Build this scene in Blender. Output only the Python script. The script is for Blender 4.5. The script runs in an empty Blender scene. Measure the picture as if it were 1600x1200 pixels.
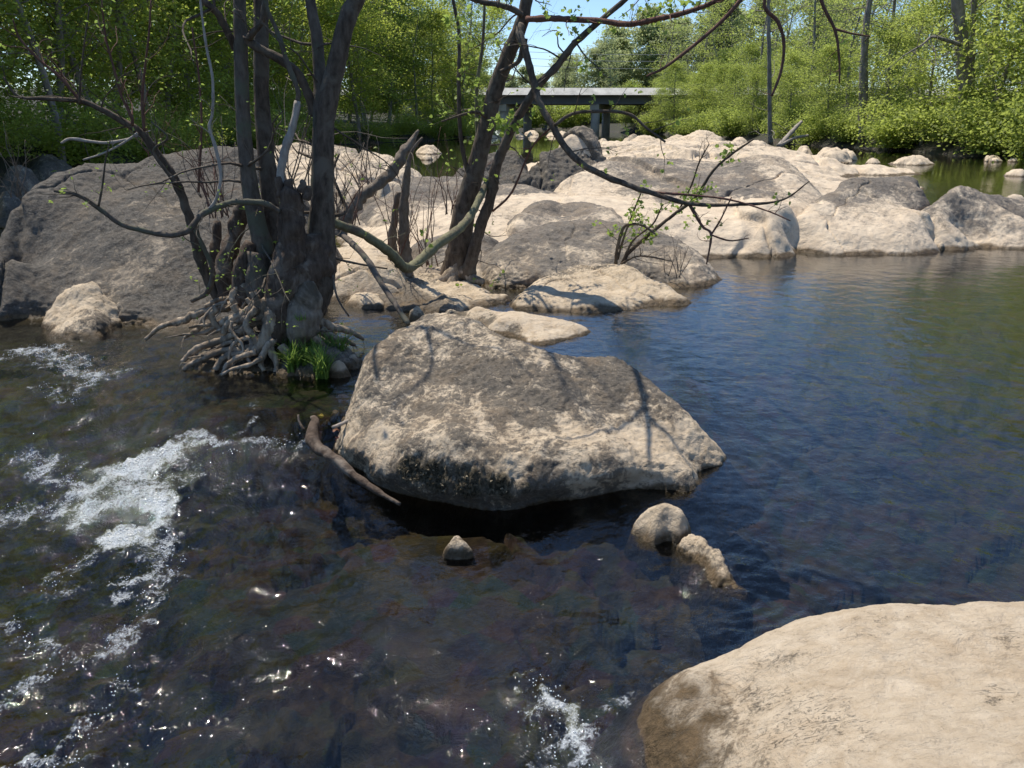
import bpy, math, random
import numpy as np
R = math.radians
rng = np.random.default_rng(7)
random.seed(7)
C = bpy.context.scene.collection
# ------------------------------------------------------------------ camera model
H = 1.8; PITCH = R(18.4); F = 1240.0
cp, sp = math.cos(PITCH), math.sin(PITCH)
def ray(px, py):
    a = (px-800)/F; b = -(py-600)/F
    return np.array([a, cp+b*sp, -sp+b*cp])
def P(px, py, v):
    """photo direction met either at ground distance v (>=3) or at height v (<3)"""
    d = ray(px, py)
    t = v/d[1] if v >= 3 else (v-H)/d[2]
    return np.array([0, 0, H])+d*t
def PT(px, py, v):
    d = ray(px, py)
    t = v/d[1] if v >= 3 else (v-H)/d[2]
    return np.array([0, 0, H])+d*t, t
# ------------------------------------------------------------------ noise
_p = np.random.default_rng(3).permutation(256); _p = np.concatenate([_p, _p, _p])
_g = np.random.default_rng(4).normal(size=(256, 3)); _g /= np.linalg.norm(_g, axis=1)[:, None]
def perlin(p):
    i = np.floor(p).astype(np.int64); f = p-i; i &= 255
    u = f*f*f*(f*(f*6-15)+10); r = 0
    for dx in (0, 1):
        wx = u[:, 0] if dx else 1-u[:, 0]
        for dy in (0, 1):
            wy = u[:, 1] if dy else 1-u[:, 1]
            for dz in (0, 1):
                wz = u[:, 2] if dz else 1-u[:, 2]
                h = _p[_p[_p[(i[:, 0]+dx) & 255]+((i[:, 1]+dy) & 255)]+((i[:, 2]+dz) & 255)]
                r = r+wx*wy*wz*np.einsum('ij,ij->i', _g[h], f-np.array([dx, dy, dz]))
    return r*1.5
def fbm(p, o=4, ridge=False):
    s = 0; a = 1.0; q = np.array(p, float)
    for k in range(o):
        n = perlin(q)
        s = s+a*((0.5-np.abs(n)*2) if ridge else n); a *= .5; q = q*2.03+17.3
    return s
def worley(q, n, seed, warp=.12):
    r = np.random.default_rng(seed); lo, hi = q.min(0), q.max(0); pts = r.uniform(lo, hi, (n, 2)); sz = (hi-lo).max()
    p3 = np.stack([q[:, 0]/sz*6, q[:, 1]/sz*6, 0*q[:, 0]], 1); w = np.stack([fbm(p3, 3), fbm(p3+8, 3)], 1)*warp*sz*.35; qq = q+w
    f1 = np.full(len(q), 1e9); f2 = f1.copy(); idx = np.zeros(len(q), int)
    for i in range(n):
        d = np.hypot(*(qq-pts[i]).T); c = d < f1; f2 = np.where(c, f1, np.minimum(f2, d)); idx[c] = i; f1 = np.where(c, d, f1)
    return f2-f1, idx, r.uniform(-1, 1, n)[idx], (qq-pts[idx])*r.uniform(-1, 1, (n, 2))[idx]
def sstep(a, b, x):
    t = np.clip((x-a)/(b-a), 0, 1); return t*t*(3-2*t)
SAZ, SEL = R(-44), R(65)
# ------------------------------------------------------------------ objects
def tag(o, label=None, cat=None, group=None, kind=None):
    if label: o['label'] = label
    if cat: o['category'] = cat
    if group: o['group'] = group
    if kind: o['kind'] = kind
    return o
def mesh(name, V, faces, mat, parent=None, smooth=True, attrs=None, loc=None, n=4):
    V = np.asarray(V, float)
    if loc is not None: V = V-np.asarray(loc)
    me = bpy.data.meshes.new(name)
    if isinstance(faces, np.ndarray):
        m, k = faces.shape
        me.vertices.add(len(V)); me.vertices.foreach_set('co', V.astype(np.float32).ravel())
        me.loops.add(m*k); me.loops.foreach_set('vertex_index', faces.astype(np.int32).ravel())
        me.polygons.add(m); me.polygons.foreach_set('loop_start', np.arange(0, m*k, k, dtype=np.int32))
        me.update(calc_edges=True)
    else:
        me.from_pydata([tuple(v) for v in V], [], [tuple(f) for f in faces]); me.update()
    me.polygons.foreach_set('use_smooth', np.full(len(me.polygons), smooth))
    for k, a in (attrs or {}).items():
        at = me.attributes.new(k, 'FLOAT', 'POINT'); at.data.foreach_set('value', np.asarray(a, np.float32))
    me.materials.append(mat); me.validate(); me.update()
    o = bpy.data.objects.new(name, me); C.objects.link(o)
    if parent is not None: o.parent = parent
    if loc is not None: o.location = loc
    return o
def empty(name, loc):
    o = bpy.data.objects.new(name, None); C.objects.link(o); o.location = loc; o.empty_display_size = .1
    return o
def copy_tree(o, parent=None):
    c = o.copy(); C.objects.link(c); c.parent = parent
    for ch in [x for x in C.objects if x.parent == o]: copy_tree(ch, c)
    return c
class MB:
    def __init__(s): s.v = []; s.q = []; s.t = []; s.n = 0
    def add(s, V, Q):
        s.v.append(np.asarray(V, float)); s.q.append(np.asarray(Q)+s.n); s.n += len(V)
    def tube(s, pts, rad, n=8, rough=0.0, f=8.0, smooth=True, seg=None):
        pts = np.asarray(pts, float); rad = np.asarray(rad, float)
        if smooth and len(pts) > 2: pts, rad = spline(pts, rad, seg or 4)
        V, Q = tubemesh(pts, rad, n, rough, f); s.add(V, Q)
    def box(s, a, b):
        x0, y0, z0 = a; x1, y1, z1 = b
        V = [(x0,y0,z0),(x1,y0,z0),(x1,y1,z0),(x0,y1,z0),(x0,y0,z1),(x1,y0,z1),(x1,y1,z1),(x0,y1,z1)]
        s.add(V, [(0,3,2,1),(4,5,6,7),(0,1,5,4),(1,2,6,5),(2,3,7,6),(3,0,4,7)])
    def build(s, name, mat, parent=None, smooth=True, loc=None, label=None):
        if not s.v: return None
        V = np.concatenate(s.v); Q = np.concatenate(s.q)
        if parent is not None and loc is None: V = V-np.array(parent.location)
        o = mesh(name, V, Q, mat, parent, smooth, None, loc)
        if label: o['label'] = label
        return o
def spline(pts, rad, k):
    P4 = np.vstack([2*pts[0]-pts[1], pts, 2*pts[-1]-pts[-2]])
    out = []; ro = []
    for i in range(len(pts)-1):
        a, b, c, d = P4[i:i+4]
        for j in range(k):
            t = j/k
            out.append(.5*((2*b)+(-a+c)*t+(2*a-5*b+4*c-d)*t*t+(-a+3*b-3*c+d)*t**3)); ro.append(rad[i]*(1-t)+rad[i+1]*t)
    out.append(pts[-1]); ro.append(rad[-1])
    return np.array(out), np.array(ro)
def tubemesh(pts, rad, n, rough=0, f=8):
    m = len(pts); T = np.gradient(pts, axis=0); T /= np.linalg.norm(T, axis=1)[:, None]+1e-9
    up = np.array([1., 0, 0]) if abs(T[0][0]) < .8 else np.array([0, 1., 0])
    A = np.cross(T[0], up); A /= np.linalg.norm(A)
    fr = []
    for i in range(m):
        A = A-T[i]*A.dot(T[i]); A /= np.linalg.norm(A)+1e-9; fr.append(A.copy())
    fr = np.array(fr); B = np.cross(T, fr)
    th = np.arange(n)*2*np.pi/n
    V = pts[:, None]+rad[:, None, None]*(np.cos(th)[None, :, None]*fr[:, None]+np.sin(th)[None, :, None]*B[:, None])
    V = V.reshape(-1, 3)
    if rough:
        rr = np.repeat(rad, n); ctr = np.repeat(pts, n, axis=0)
        k = 1+rough*fbm(V*f, 3)*2; V = ctr+(V-ctr)*k[:, None]
    Q = []
    i = np.arange(m-1)[:, None]*n; j = np.arange(n)[None]; j2 = (j+1) % n
    Q = np.stack([i+j, i+j2, i+n+j2, i+n+j], -1).reshape(-1, 4)
    V = np.vstack([V, pts[0], pts[-1]]); c0 = len(V)-2; c1 = len(V)-1
    q0 = [(c0, (a+1) % n, a, a) for a in range(0)]
    caps = []
    for a in range(0, n, 2):
        caps.append((c0, (a+2) % n, (a+1) % n, a)); e = (m-1)*n
        caps.append((c1, e+a, e+(a+1) % n, e+(a+2) % n))
    return V, np.vstack([Q, np.array(caps)])
# ------------------------------------------------------------------ materials
def newmat(name):
    m = bpy.data.materials.new(name); m.use_nodes = True
    nt = m.node_tree; nt.nodes.clear()
    return m, nt
class N:
    def __init__(s, nt): s.nt = nt
    def n(s, t, **kw):
        x = s.nt.nodes.new(t)
        for k, v in kw.items():
            if k.startswith('_'): setattr(x, k[1:], v)
            else: s.set(x, k, v)
        return x
    def set(s, x, k, v):
        i = x.inputs[int(k[1:])] if (k[0] == 'i' and k[1:].isdigit()) else x.inputs[k.replace('_', ' ')]
        if isinstance(v, bpy.types.NodeSocket): s.nt.links.new(v, i)
        else: i.default_value = v
    def math(s, op, a, b=0, c=None, clamp=False):
        x = s.nt.nodes.new('ShaderNodeMath'); x.operation = op; x.use_clamp = clamp
        s.set(x, 'i0', a); s.set(x, 'i1', b)
        if c is not None: s.set(x, 'i2', c)
        return x.outputs[0]
    def noise(s, vec, scale, detail=4, rough=.55, dist=0):
        x = s.n('ShaderNodeTexNoise', Scale=scale, Detail=detail, Roughness=rough, Distortion=dist)
        if vec is not None: s.set(x, 'Vector', vec)
        return x.outputs[0]
    def mix(s, f, a, b):
        x = s.nt.nodes.new('ShaderNodeMix'); x.data_type = 'RGBA'
        s.set(x, 'i0', f); s.set(x, 'i6', a if not isinstance(a, tuple) else (*a, 1)); s.set(x, 'i7', b if not isinstance(b, tuple) else (*b, 1))
        return x.outputs[2]
    def ramp(s, f, a, b):   # linear remap clamp
        x = s.n('ShaderNodeMapRange', Value=f, From_Min=a, From_Max=b); return x.outputs[0]
    def attr(s, name): return s.n('ShaderNodeAttribute', _attribute_name=name).outputs['Fac']
    def bump(s, h, strength, dist, nrm=None):
        x = s.n('ShaderNodeBump', Strength=strength, Distance=dist, Height=h)
        if nrm is not None: s.set(x, 'Normal', nrm)
        return x.outputs[0]
    def out(s, sh): o = s.nt.nodes.new('ShaderNodeOutputMaterial'); s.nt.links.new(sh, o.inputs[0])
def rock_mat(name, cream, cream2, dark, dark2, bscale=1.0, moss=(.035, .03, .018), flake=False):
    m, nt = newmat(name); g = N(nt)
    co = g.n('ShaderNodeNewGeometry').outputs['Position']
    d = g.attr('dark'); wet = g.attr('wet'); ms = g.attr('moss')
    n1 = g.noise(co, 2.2/bscale, 14, .66, .3); n2 = g.noise(co, 9/bscale, 12, .7, .6); n3 = g.noise(co, 46/bscale, 8, .7)
    n4 = g.noise(co, 1.1/bscale, 5, .6)
    a = g.math('ADD', d, g.math('MULTIPLY', g.math('SUBTRACT', n1, .5), 1.4))
    a = g.math('ADD', a, g.math('MULTIPLY', g.math('SUBTRACT', n2, .5), 2.3))
    a = g.math('ADD', a, g.math('MULTIPLY', g.math('SUBTRACT', n3, .5), 1.9))
    f = g.ramp(a, .27, .62) if bscale < 2 else g.ramp(a, .16, .82)
    cr = g.mix(g.ramp(n2, .38, .62), cream, cream2)
    dk = g.mix(g.ramp(n3, .35, .65), dark, dark2)
    col = g.mix(f, cr, dk)
    # pale lichen flecks and dark pits
    vo = g.n('ShaderNodeTexVoronoi', Vector=co, Scale=38/bscale, Randomness=1.0).outputs[0]
    spk = g.math('MULTIPLY', g.ramp(vo, .2, .1), g.ramp(n1, .5, .6))
    col = g.mix(g.math('MULTIPLY', spk, .45), col, (.33, .31, .26))
    pit = g.math('MULTIPLY', g.ramp(n3, .38, .28), g.ramp(n2, .55, .4))
    col = g.mix(g.math('MULTIPLY', pit, .75), col, (.07, .06, .05))
    col = g.mix(g.math('MULTIPLY', g.ramp(g.noise(co, 3.1/bscale, 10, .72, 1.2), .47, .66), .8 if flake else .55), col, g.mix(.5, tuple(x*y for x, y in zip(cream2, (.72, .62, .5))), col))
    # short flaking scars
    mp = g.n('ShaderNodeMapping', Vector=co, Scale=(1.0, 2.6, 1.6), Rotation=(0, 0, .15)).outputs[0]
    fl = g.noise(mp, (13 if flake else 8)/bscale, 5, .6, .8); crack = g.math('MULTIPLY', g.ramp(g.math('ABSOLUTE', g.math('SUBTRACT', fl, .5)), .010, .002), g.ramp(n1, .56, .62))
    stepd = g.ramp(fl, .47, .53)
    col = g.mix(g.math('MULTIPLY', crack, .55), col, (.10, .085, .065))
    mf = g.ramp(g.math('ADD', ms, g.math('MULTIPLY', g.math('SUBTRACT', n2, .5), 1.2)), .35, .65)
    mcol = g.mix(g.ramp(n3, .42, .6), moss, (.16, .13, .085))
    col = g.mix(mf, col, mcol)
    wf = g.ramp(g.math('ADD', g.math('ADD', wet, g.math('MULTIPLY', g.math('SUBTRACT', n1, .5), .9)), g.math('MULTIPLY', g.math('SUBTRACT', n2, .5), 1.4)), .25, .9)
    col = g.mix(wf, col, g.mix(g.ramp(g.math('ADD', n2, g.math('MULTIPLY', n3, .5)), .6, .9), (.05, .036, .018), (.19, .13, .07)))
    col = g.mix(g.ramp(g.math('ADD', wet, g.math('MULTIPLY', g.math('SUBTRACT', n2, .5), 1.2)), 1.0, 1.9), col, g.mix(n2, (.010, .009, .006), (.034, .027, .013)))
    hgt = g.math('ADD', g.math('MULTIPLY', n2, 1.0), g.math('MULTIPLY', n3, .5))
    hgt = g.math('ADD', g.math('SUBTRACT', hgt, g.math('MULTIPLY', crack, .25)), g.math('MULTIPLY', stepd, .07))
    bp = g.bump(hgt, 1.0, .028 if bscale < 2 else .032)
    ro = g.ramp(wf, 0, 1); ro = g.math('SUBTRACT', .93, g.math('MULTIPLY', wf, .55))
    b = g.n('ShaderNodeBsdfPrincipled', Base_Color=col, Roughness=ro, Normal=bp)
    g.set(b, 'Specular IOR Level', .25)
    g.out(b.outputs[0]); return m
M = {}
M['rock'] = rock_mat('river_rock', (.63, .515, .37), (.50, .395, .27), (.085, .074, .06), (.22, .187, .145))
M['rock_far'] = rock_mat('outcrop_rock', (.70, .575, .42), (.54, .44, .325), (.105, .094, .08), (.22, .192, .16), 2.2)
M['rock_grey'] = rock_mat('lichen_rock', (.34, .285, .215), (.25, .205, .15), (.062, .056, .048), (.168, .152, .128), 1.3)
M['slab'] = rock_mat('slab_rock', (.66, .55, .41), (.55, .44, .31), (.13, .11, .08), (.22, .185, .14), .8, flake=True)
def bark_mat(name, a, b, c=None, sc=1.0):
    m, nt = newmat(name); g = N(nt)
    co = g.n('ShaderNodeTexCoord').outputs['Object']
    mp = g.n('ShaderNodeMapping', Vector=co, Scale=(1, 1, .35)).outputs[0]
    n1 = g.noise(mp, 26*sc, 8, .65); n2 = g.noise(co, 5*sc, 6, .6, .5)
    col = g.mix(g.ramp(n1, .35, .65), a, b)
    if c: col = g.mix(g.ramp(n2, .5, .62), col, c)
    n3 = g.noise(mp, 60*sc, 4, .6)
    bp = g.bump(g.math('ADD', n1, g.math('MULTIPLY', n3, .4)), 1.0, .012/sc)
    bs = g.n('ShaderNodeBsdfPrincipled', Base_Color=col, Roughness=.85, Normal=bp)
    g.set(bs, 'Specular IOR Level', .2)
    g.out(bs.outputs[0]); return m
M['bark'] = bark_mat('grey_bark', (.085, .066, .05), (.17, .14, .11), (.125, .125, .085))
M['bark_dark'] = bark_mat('dark_bark', (.055, .041, .030), (.15, .115, .085), (.15, .125, .095))
M['root'] = bark_mat('root_bark', (.19, .145, .10), (.50, .40, .29), (.15, .115, .08))
M['burl'] = bark_mat('burl_bark', (.15, .12, .09), (.30, .25, .19), (.10, .08, .055))
M['stump'] = bark_mat('stump_bark', (.055, .038, .027), (.13, .095, .07), (.22, .18, .14))
M['pale_wood'] = bark_mat('bleached_wood', (.26, .22, .18), (.44, .39, .33))
M['green_bark'] = bark_mat('young_green_bark', (.16, .15, .085), (.25, .235, .14), (.14, .11, .08))
M['red_twig'] = bark_mat('reddish_twig', (.12, .06, .045), (.2, .11, .08))
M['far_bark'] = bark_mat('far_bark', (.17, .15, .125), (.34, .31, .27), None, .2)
M['dead_twig'] = bark_mat('dead_brush', (.13, .10, .075), (.24, .20, .155))
def leaf_mat(name, a, b, tr=.45, hue=.3):
    m, nt = newmat(name); g = N(nt)
    v = g.attr('tone'); oi = g.n('ShaderNodeObjectInfo').outputs['Random']
    f = g.math('ADD', g.math('MULTIPLY', v, 1-hue), g.math('MULTIPLY', oi, hue))
    col = g.mix(f, a, b)
    d = g.n('ShaderNodeBsdfPrincipled', Base_Color=col, Roughness=.55); g.set(d, 'Specular IOR Level', .35)
    c2 = g.mix(.5, col, g.mix(1.0, col, tuple(min(1, x*1.6) for x in b)))
    t = g.n('ShaderNodeBsdfTranslucent', Color=c2)
    x = g.n('ShaderNodeMixShader', i0=tr, i1=d.outputs[0], i2=t.outputs[0])
    g.out(x.outputs[0]); return m
M['leaf_left'] = leaf_mat('dense_foliage', (.11, .16, .03), (.42, .48, .09), .62, .45)
M['leaf_right'] = leaf_mat('fresh_foliage', (.13, .19, .035), (.42, .48, .11), .56, .5)
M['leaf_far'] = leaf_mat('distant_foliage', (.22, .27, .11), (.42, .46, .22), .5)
M['leaf_pine'] = leaf_mat('needle_foliage', (.045, .075, .035), (.10, .14, .06), .25)
M['leaf_near'] = leaf_mat('young_leaf', (.16, .24, .04), (.32, .42, .09), .5, .1)
M['grass'] = leaf_mat('grass_blade', (.10, .19, .03), (.27, .38, .08), .45, .1)
def simple(name, col, rough=.8, var=.25, sc=3.0, bump=.02):
    m, nt = newmat(name); g = N(nt)
    co = g.n('ShaderNodeTexCoord').outputs['Object']
    n1 = g.noise(co, sc, 8, .65)
    c = g.mix(g.ramp(n1, .3, .7), tuple(x*(1-var) for x in col), tuple(min(1, x*(1+var)) for x in col))
    bs = g.n('ShaderNodeBsdfPrincipled', Base_Color=c, Roughness=rough, Normal=g.bump(n1, .6, bump))
    g.out(bs.outputs[0]); return m
M['concrete'] = simple('bridge_concrete', (.46, .43, .38), .85, .2, .8, .03)
M['parapet'] = simple('bridge_parapet', (.56, .54, .49), .85, .3, .8, .01)
M['girder'] = simple('bridge_girder', (.13, .135, .15), .6, .15, .5, .02)
M['wire'] = simple('wire', (.3, .3, .3), .5)
M['dead_leaf'] = simple('fallen_leaf', (.35, .16, .08), .6, .4, 30)
M['red_leaf'] = simple('red_leaf', (.30, .05, .035), .5, .4, 30)
M['yellow'] = simple('yellow_leaf', (.45, .33, .04), .5, .3, 30)
# ------------------------------------------------------------------ water levels and rapids
LEDGE = [(-500, 600), (0, 625), (120, 655), (240, 680), (420, 680), (520, 690), (640, 680), (800, 660), (960, 700), (1000, 780),
         (1090, 850), (1165, 930), (1120, 990), (1110, 1060), (1130, 1250), (1200, 1600), (-900, 1600)]
LP = np.array([P(x, y, 0)[:2] for x, y in LEDGE])
def inpoly(X, Y, poly):
    ins = np.zeros(len(X), bool); n = len(poly)
    for i in range(n):
        x1, y1 = poly[i]; x2, y2 = poly[(i+1) % n]
        c = ((y1 > Y) != (y2 > Y)); xx = (x2-x1)*(Y-y1)/(y2-y1+1e-12)+x1
        ins ^= c & (X < xx)
    return ins
def dseg(X, Y, a, b):
    dx, dy = b[0]-a[0], b[1]-a[1]
    t = np.clip(((X-a[0])*dx+(Y-a[1])*dy)/(dx*dx+dy*dy+1e-12), 0, 1)
    return np.hypot(X-a[0]-t*dx, Y-a[1]-t*dy)
def water_z(X, Y):
    d = np.full(len(X), 1e9)
    near = (np.hypot(X, Y) < 9)
    Xn, Yn = X[near], Y[near]; dn = d[near]
    for i in range(len(LP)): dn = np.minimum(dn, dseg(Xn, Yn, LP[i], LP[(i+1) % len(LP)]))
    ins = inpoly(Xn, Yn, LP)
    z = np.zeros(len(X)); z[near] = np.where(ins, -.16*sstep(-.45, .95, dn), -.16*sstep(-.45, .95, -dn))
    return z
# foam strokes: photo points, width in metres, strength
FOAM = [([(40, 705), (90, 735), (130, 765)], .09, .75), ([(130, 770), (190, 740), (260, 722), (290, 715)], .13, 1.1),
        ([(110, 800), (180, 775), (250, 755)], .17, .9), ([(255, 775), (225, 810), (190, 830)], .10, 1.2), ([(250, 800), (262, 840), (225, 880), (170, 905)], .09, .62),
        ([(120, 850), (100, 890), (60, 900)], .07, .55), ([(230, 900), (205, 960), (140, 1010), (60, 1040), (0, 1075)], .05, .66),
        ([(190, 1030), (180, 1070), (130, 1120), (100, 1150)], .04, .62), ([(100, 1010), (40, 985), (20, 950)], .04, .6),
        ([(130, 1170), (60, 1180), (0, 1195)], .05, .65), ([(240, 845), (280, 860), (250, 900)], .05, .6),
        ([(0, 580), (60, 568), (110, 600), (160, 612)], .12, .74), ([(20, 570), (90, 560), (150, 590)], .10, .66),
        ([(120, 630), (150, 615), (200, 600)], .08, .68), ([(300, 700), (380, 712), (470, 710)], .08, .72),
        ([(380, 690), (400, 660), (390, 640)], .05, .4), ([(0, 780), (60, 790), (110, 770)], .08, .66),
        ([(70, 620), (110, 650), (120, 640)], .05, .5),
        ([(835, 1060), (855, 1085), (885, 1110), (915, 1150)], .055, 1.0), ([(880, 1130), (910, 1170), (930, 1210)], .08, .75),
        ([(820, 1080), (840, 1130), (870, 1180)], .06, .5), ([(1010, 1130), (1000, 1090), (1060, 1060)], .03, .4)]
FOAMW = [([P(x, y, -.1)[:2] for x, y in s], w, k) for s, w, k in FOAM]
def foam_at(X, Y):
    near = (np.hypot(X, Y) < 9) & (Y > 0); f = np.zeros(len(X)); soft = np.zeros(len(X))
    Xn, Yn = X[near], Y[near]; q = np.stack([Xn*5, Yn*5, 0*Xn], 1)
    wx = fbm(q, 4)*.15; wy = fbm(q+9.7, 4)*.15
    a = np.zeros(len(Xn)); b = np.zeros(len(Xn))
    for s, w, k in FOAMW:
        d = np.full(len(Xn), 1e9)
        for i in range(len(s)-1): d = np.minimum(d, dseg(Xn+wx, Yn+wy, s[i], s[i+1]))
        a = np.maximum(a, k*np.exp(-(d/w)**2)); b = np.maximum(b, (k if k >= .8 else 0)*np.exp(-(d/(w*1.15))**2))
    f[near] = a; soft[near] = b
    return f, soft
def chop_at(X, Y):  # how rough the surface runs
    c = np.zeros(len(X))
    for px, py, r, k in [(120, 720, 1.3, .8), (390, 700, .3, .8), (90, 590, 1.3, .8), (330, 690, .5, .45), (200, 950, .8, .55), (880, 1120, .4, .9), (1080, 970, .5, .3),
                         (700, 950, .9, .25), (640, 1010, .3, .5), (1000, 800, .22, .6), (820, 900, .35, .5), (900, 960, .3, .5), (560, 960, .35, .5), (350, 900, .3, .5), (400, 1000, .25, .6), (700, 1060, .3, .5), (560, 880, .2, .4), (300, 560, .9, .5), (1110, 900, .25, .7), (1000, 1150, .4, .8), (950, 820, .3, .3), (450, 1100, .7, .15)]:
        p = P(px, py, -.05); c = np.maximum(c, k*np.exp(-((X-p[0])**2+(Y-p[1])**2)/(r*r)))
    c = np.maximum(c, .30*np.exp(-((Y-21)/5)**2)*sstep(4, 9, X)); c = np.maximum(c, .10*sstep(28, 32, Y)*sstep(45, 35, Y)*sstep(8, 14, X))
    return c
def polar(radii, angs):
    r, a = np.meshgrid(radii, angs, indexing='ij')
    X = (r*np.sin(a)).ravel(); Y = (r*np.cos(a)).ravel()
    m, n = len(radii), len(angs); i = np.arange(m-1)[:, None]*n; j = np.arange(n-1)[None]
    Q = np.stack([i+j, i+j+1, i+n+j+1, i+n+j], -1).reshape(-1, 4)
    return X, Y, Q
angs = np.radians(np.concatenate([np.linspace(-180, -46, 30), np.linspace(-44, 44, 560), np.linspace(46, 180, 30)]))
radii = np.concatenate([np.linspace(.02, 1.2, 12), 1.25*1.0062**np.arange(440)]); radii = np.concatenate([radii, radii[-1]*1.03**np.arange(1, 125)])
X, Y, Q = polar(radii, angs)
z = water_z(X, Y); fo, so = foam_at(X, Y); ch = chop_at(X, Y)
rr = np.hypot(X, Y); fine = sstep(26, 10, rr)
q = np.stack([X, Y, 0*X], 1)
near = rr < 30
dz = np.zeros(len(X))
qa = q[near]*np.array([1.0, 1.0, 1])
dz[near] = fine[near]*((.0025+.020*ch[near])*fbm(qa*4.5, 3)+(.0016+.010*ch[near])*fbm(qa*14+5, 3)+.0007*fbm(qa*46, 2))
dz[near] += fo[near]*(.035*np.maximum(0, fbm(qa*14+3, 4)+.35)+.012*fbm(qa*45, 3))+ch[near]*.006*fbm(qa*42, 2)
# standing swell lines curling round the stones on the right
for (px, py, amp, wl, R0) in [(1130, 720, .0018, .11, .5), (1150, 930, .003, .09, .45), (1450, 985, .0015, .13, .6)]:
    p = P(px, py, 0); d = np.hypot((X-p[0]), (Y-p[1])*1.5)
    dz += amp*np.sin(d*2*np.pi/wl+1.4*fbm(np.stack([X*2, Y*2, 0*X], 1), 2))*np.exp(-(d/R0)**2)*(X > p[0]-.1)
z = z+dz
def water_mat():
    m, nt = newmat('river_water'); g = N(nt)
    co = g.n('ShaderNodeNewGeometry').outputs['Position']
    chop = g.attr('chop'); foam = g.attr('foam'); soft = g.attr('soft')
    n1 = g.noise(co, 7, 3, .5, .3); n2 = g.noise(co, 24, 3, .6, .2); n3 = g.noise(co, 2.2, 2, .5); n5 = g.noise(co, 95, 2, .5)
    h = g.math('ADD', g.math('MULTIPLY', n1, .016), g.math('MULTIPLY', n2, .0045)); h = g.math('ADD', h, g.math('MULTIPLY', n3, .022))
    h = g.math('MULTIPLY', h, g.math('ADD', g.attr('amp'), g.math('MULTIPLY', chop, 1.1)))
    h = g.math('ADD', h, g.math('MULTIPLY', g.math('MULTIPLY', n5, .0045), g.math('ADD', chop, g.math('MULTIPLY', g.attr('amp'), .22))))
    nr = g.bump(h, 1.0, 1.0)
    fr = g.n('ShaderNodeFresnel', IOR=1.5, Normal=nr).outputs[0]
    gl = g.n('ShaderNodeBsdfGlossy', Color=(1, 1, 1, 1), Roughness=.03, Normal=nr)
    tr = g.n('ShaderNodeBsdfTransparent', Color=(.60, .59, .50, 1))
    w = g.n('ShaderNodeMixShader', i0=fr, i1=tr.outputs[0], i2=gl.outputs[0])
    vo = g.n('ShaderNodeTexVoronoi', Vector=co, Scale=95).outputs[0]
    fn = g.noise(co, 30, 9, .75, 1.0); fb = g.noise(co, 5, 4, .6, 1.0)
    lace = g.math('ADD', foam, g.math('MULTIPLY', g.math('SUBTRACT', fn, .5), 2.2)); lace = g.math('ADD', lace, g.math('MULTIPLY', g.math('SUBTRACT', fb, .5), 2.0))
    lace = g.math('ADD', lace, g.math('MULTIPLY', g.math('SUBTRACT', vo, .4), .5))
    lf = g.math('MULTIPLY', g.math('MULTIPLY', g.ramp(lace, .58, 1.25), g.ramp(foam, .05, .3)), .9)
    fd = g.n('ShaderNodeBsdfPrincipled', Base_Color=(.56, .60, .63, 1), Roughness=.35, Normal=g.bump(g.math('ADD', vo, fn), .9, .012))
    mk = g.n('ShaderNodeBsdfDiffuse', Color=(.21, .22, .13, 1))
    sf = g.math('MULTIPLY', g.ramp(soft, .45, 1.25), .6)
    w1 = g.n('ShaderNodeMixShader', i0=g.math('MULTIPLY', sf, g.math('SUBTRACT', 1.0, fr)), i1=w.outputs[0], i2=mk.outputs[0])
    w2 = g.n('ShaderNodeMixShader', i0=lf, i1=w1.outputs[0], i2=fd.outputs[0])
    g.out(w2.outputs[0]); return m
M['water'] = water_mat()
o = mesh('river_water', np.stack([X, Y, z], 1), Q, M['water'], attrs={'foam': fo, 'soft': so, 'chop': ch, 'amp': np.interp(np.hypot(X, Y), [0, 7, 11, 18, 30, 60], [.55, .48, .30, .12, .03, .02])}); o['kind'] = 'structure'
ico = [(0,0,1),(.89,0,.45),(.28,.85,.45),(-.72,.53,.45),(-.72,-.53,.45),(.28,-.85,.45),(.72,.53,-.45),(-.28,.85,-.45),(-.89,0,-.45),(-.28,-.85,-.45),(.72,-.53,-.45),(0,0,-1)]
icf = [(0,1,2),(0,2,3),(0,3,4),(0,4,5),(0,5,1),(1,6,2),(2,7,3),(3,8,4),(4,9,5),(5,10,1),(6,7,2),(7,8,3),(8,9,4),(9,10,5),(10,6,1),(11,7,6),(11,8,7),(11,9,8),(11,10,9),(11,6,10)]
sv = []; sf = []
for s_, w_, k_ in FOAMW:
    if k_ < .45: continue
    L_ = sum(np.hypot(*(s_[i+1]-s_[i])) for i in range(len(s_)-1))
    for _ in range(int(190*L_*k_)):
        i = random.randrange(len(s_)-1); p = s_[i]+(s_[i+1]-s_[i])*random.random()+rng.normal(size=2)*w_*.55
        zz = float(water_z(p[:1], p[1:])[0])+.004+abs(random.gauss(0, .012 if k_ < .85 else .03)); r_ = random.uniform(.001, .0032); n0 = len(sv)
        sv += [(p[0]+a*r_, p[1]+b*r_, zz+c*r_) for a, b, c in ico]; sf += [tuple(n0+q_ for q_ in t_) for t_ in icf]
m_, nt_ = newmat('spray'); g_ = N(nt_); b_ = g_.n('ShaderNodeBsdfPrincipled', Base_Color=(.85, .88, .9, 1), Roughness=.15); g_.out(b_.outputs[0])
mesh('water_spray', sv, sf, m_)['kind'] = 'stuff'
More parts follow.
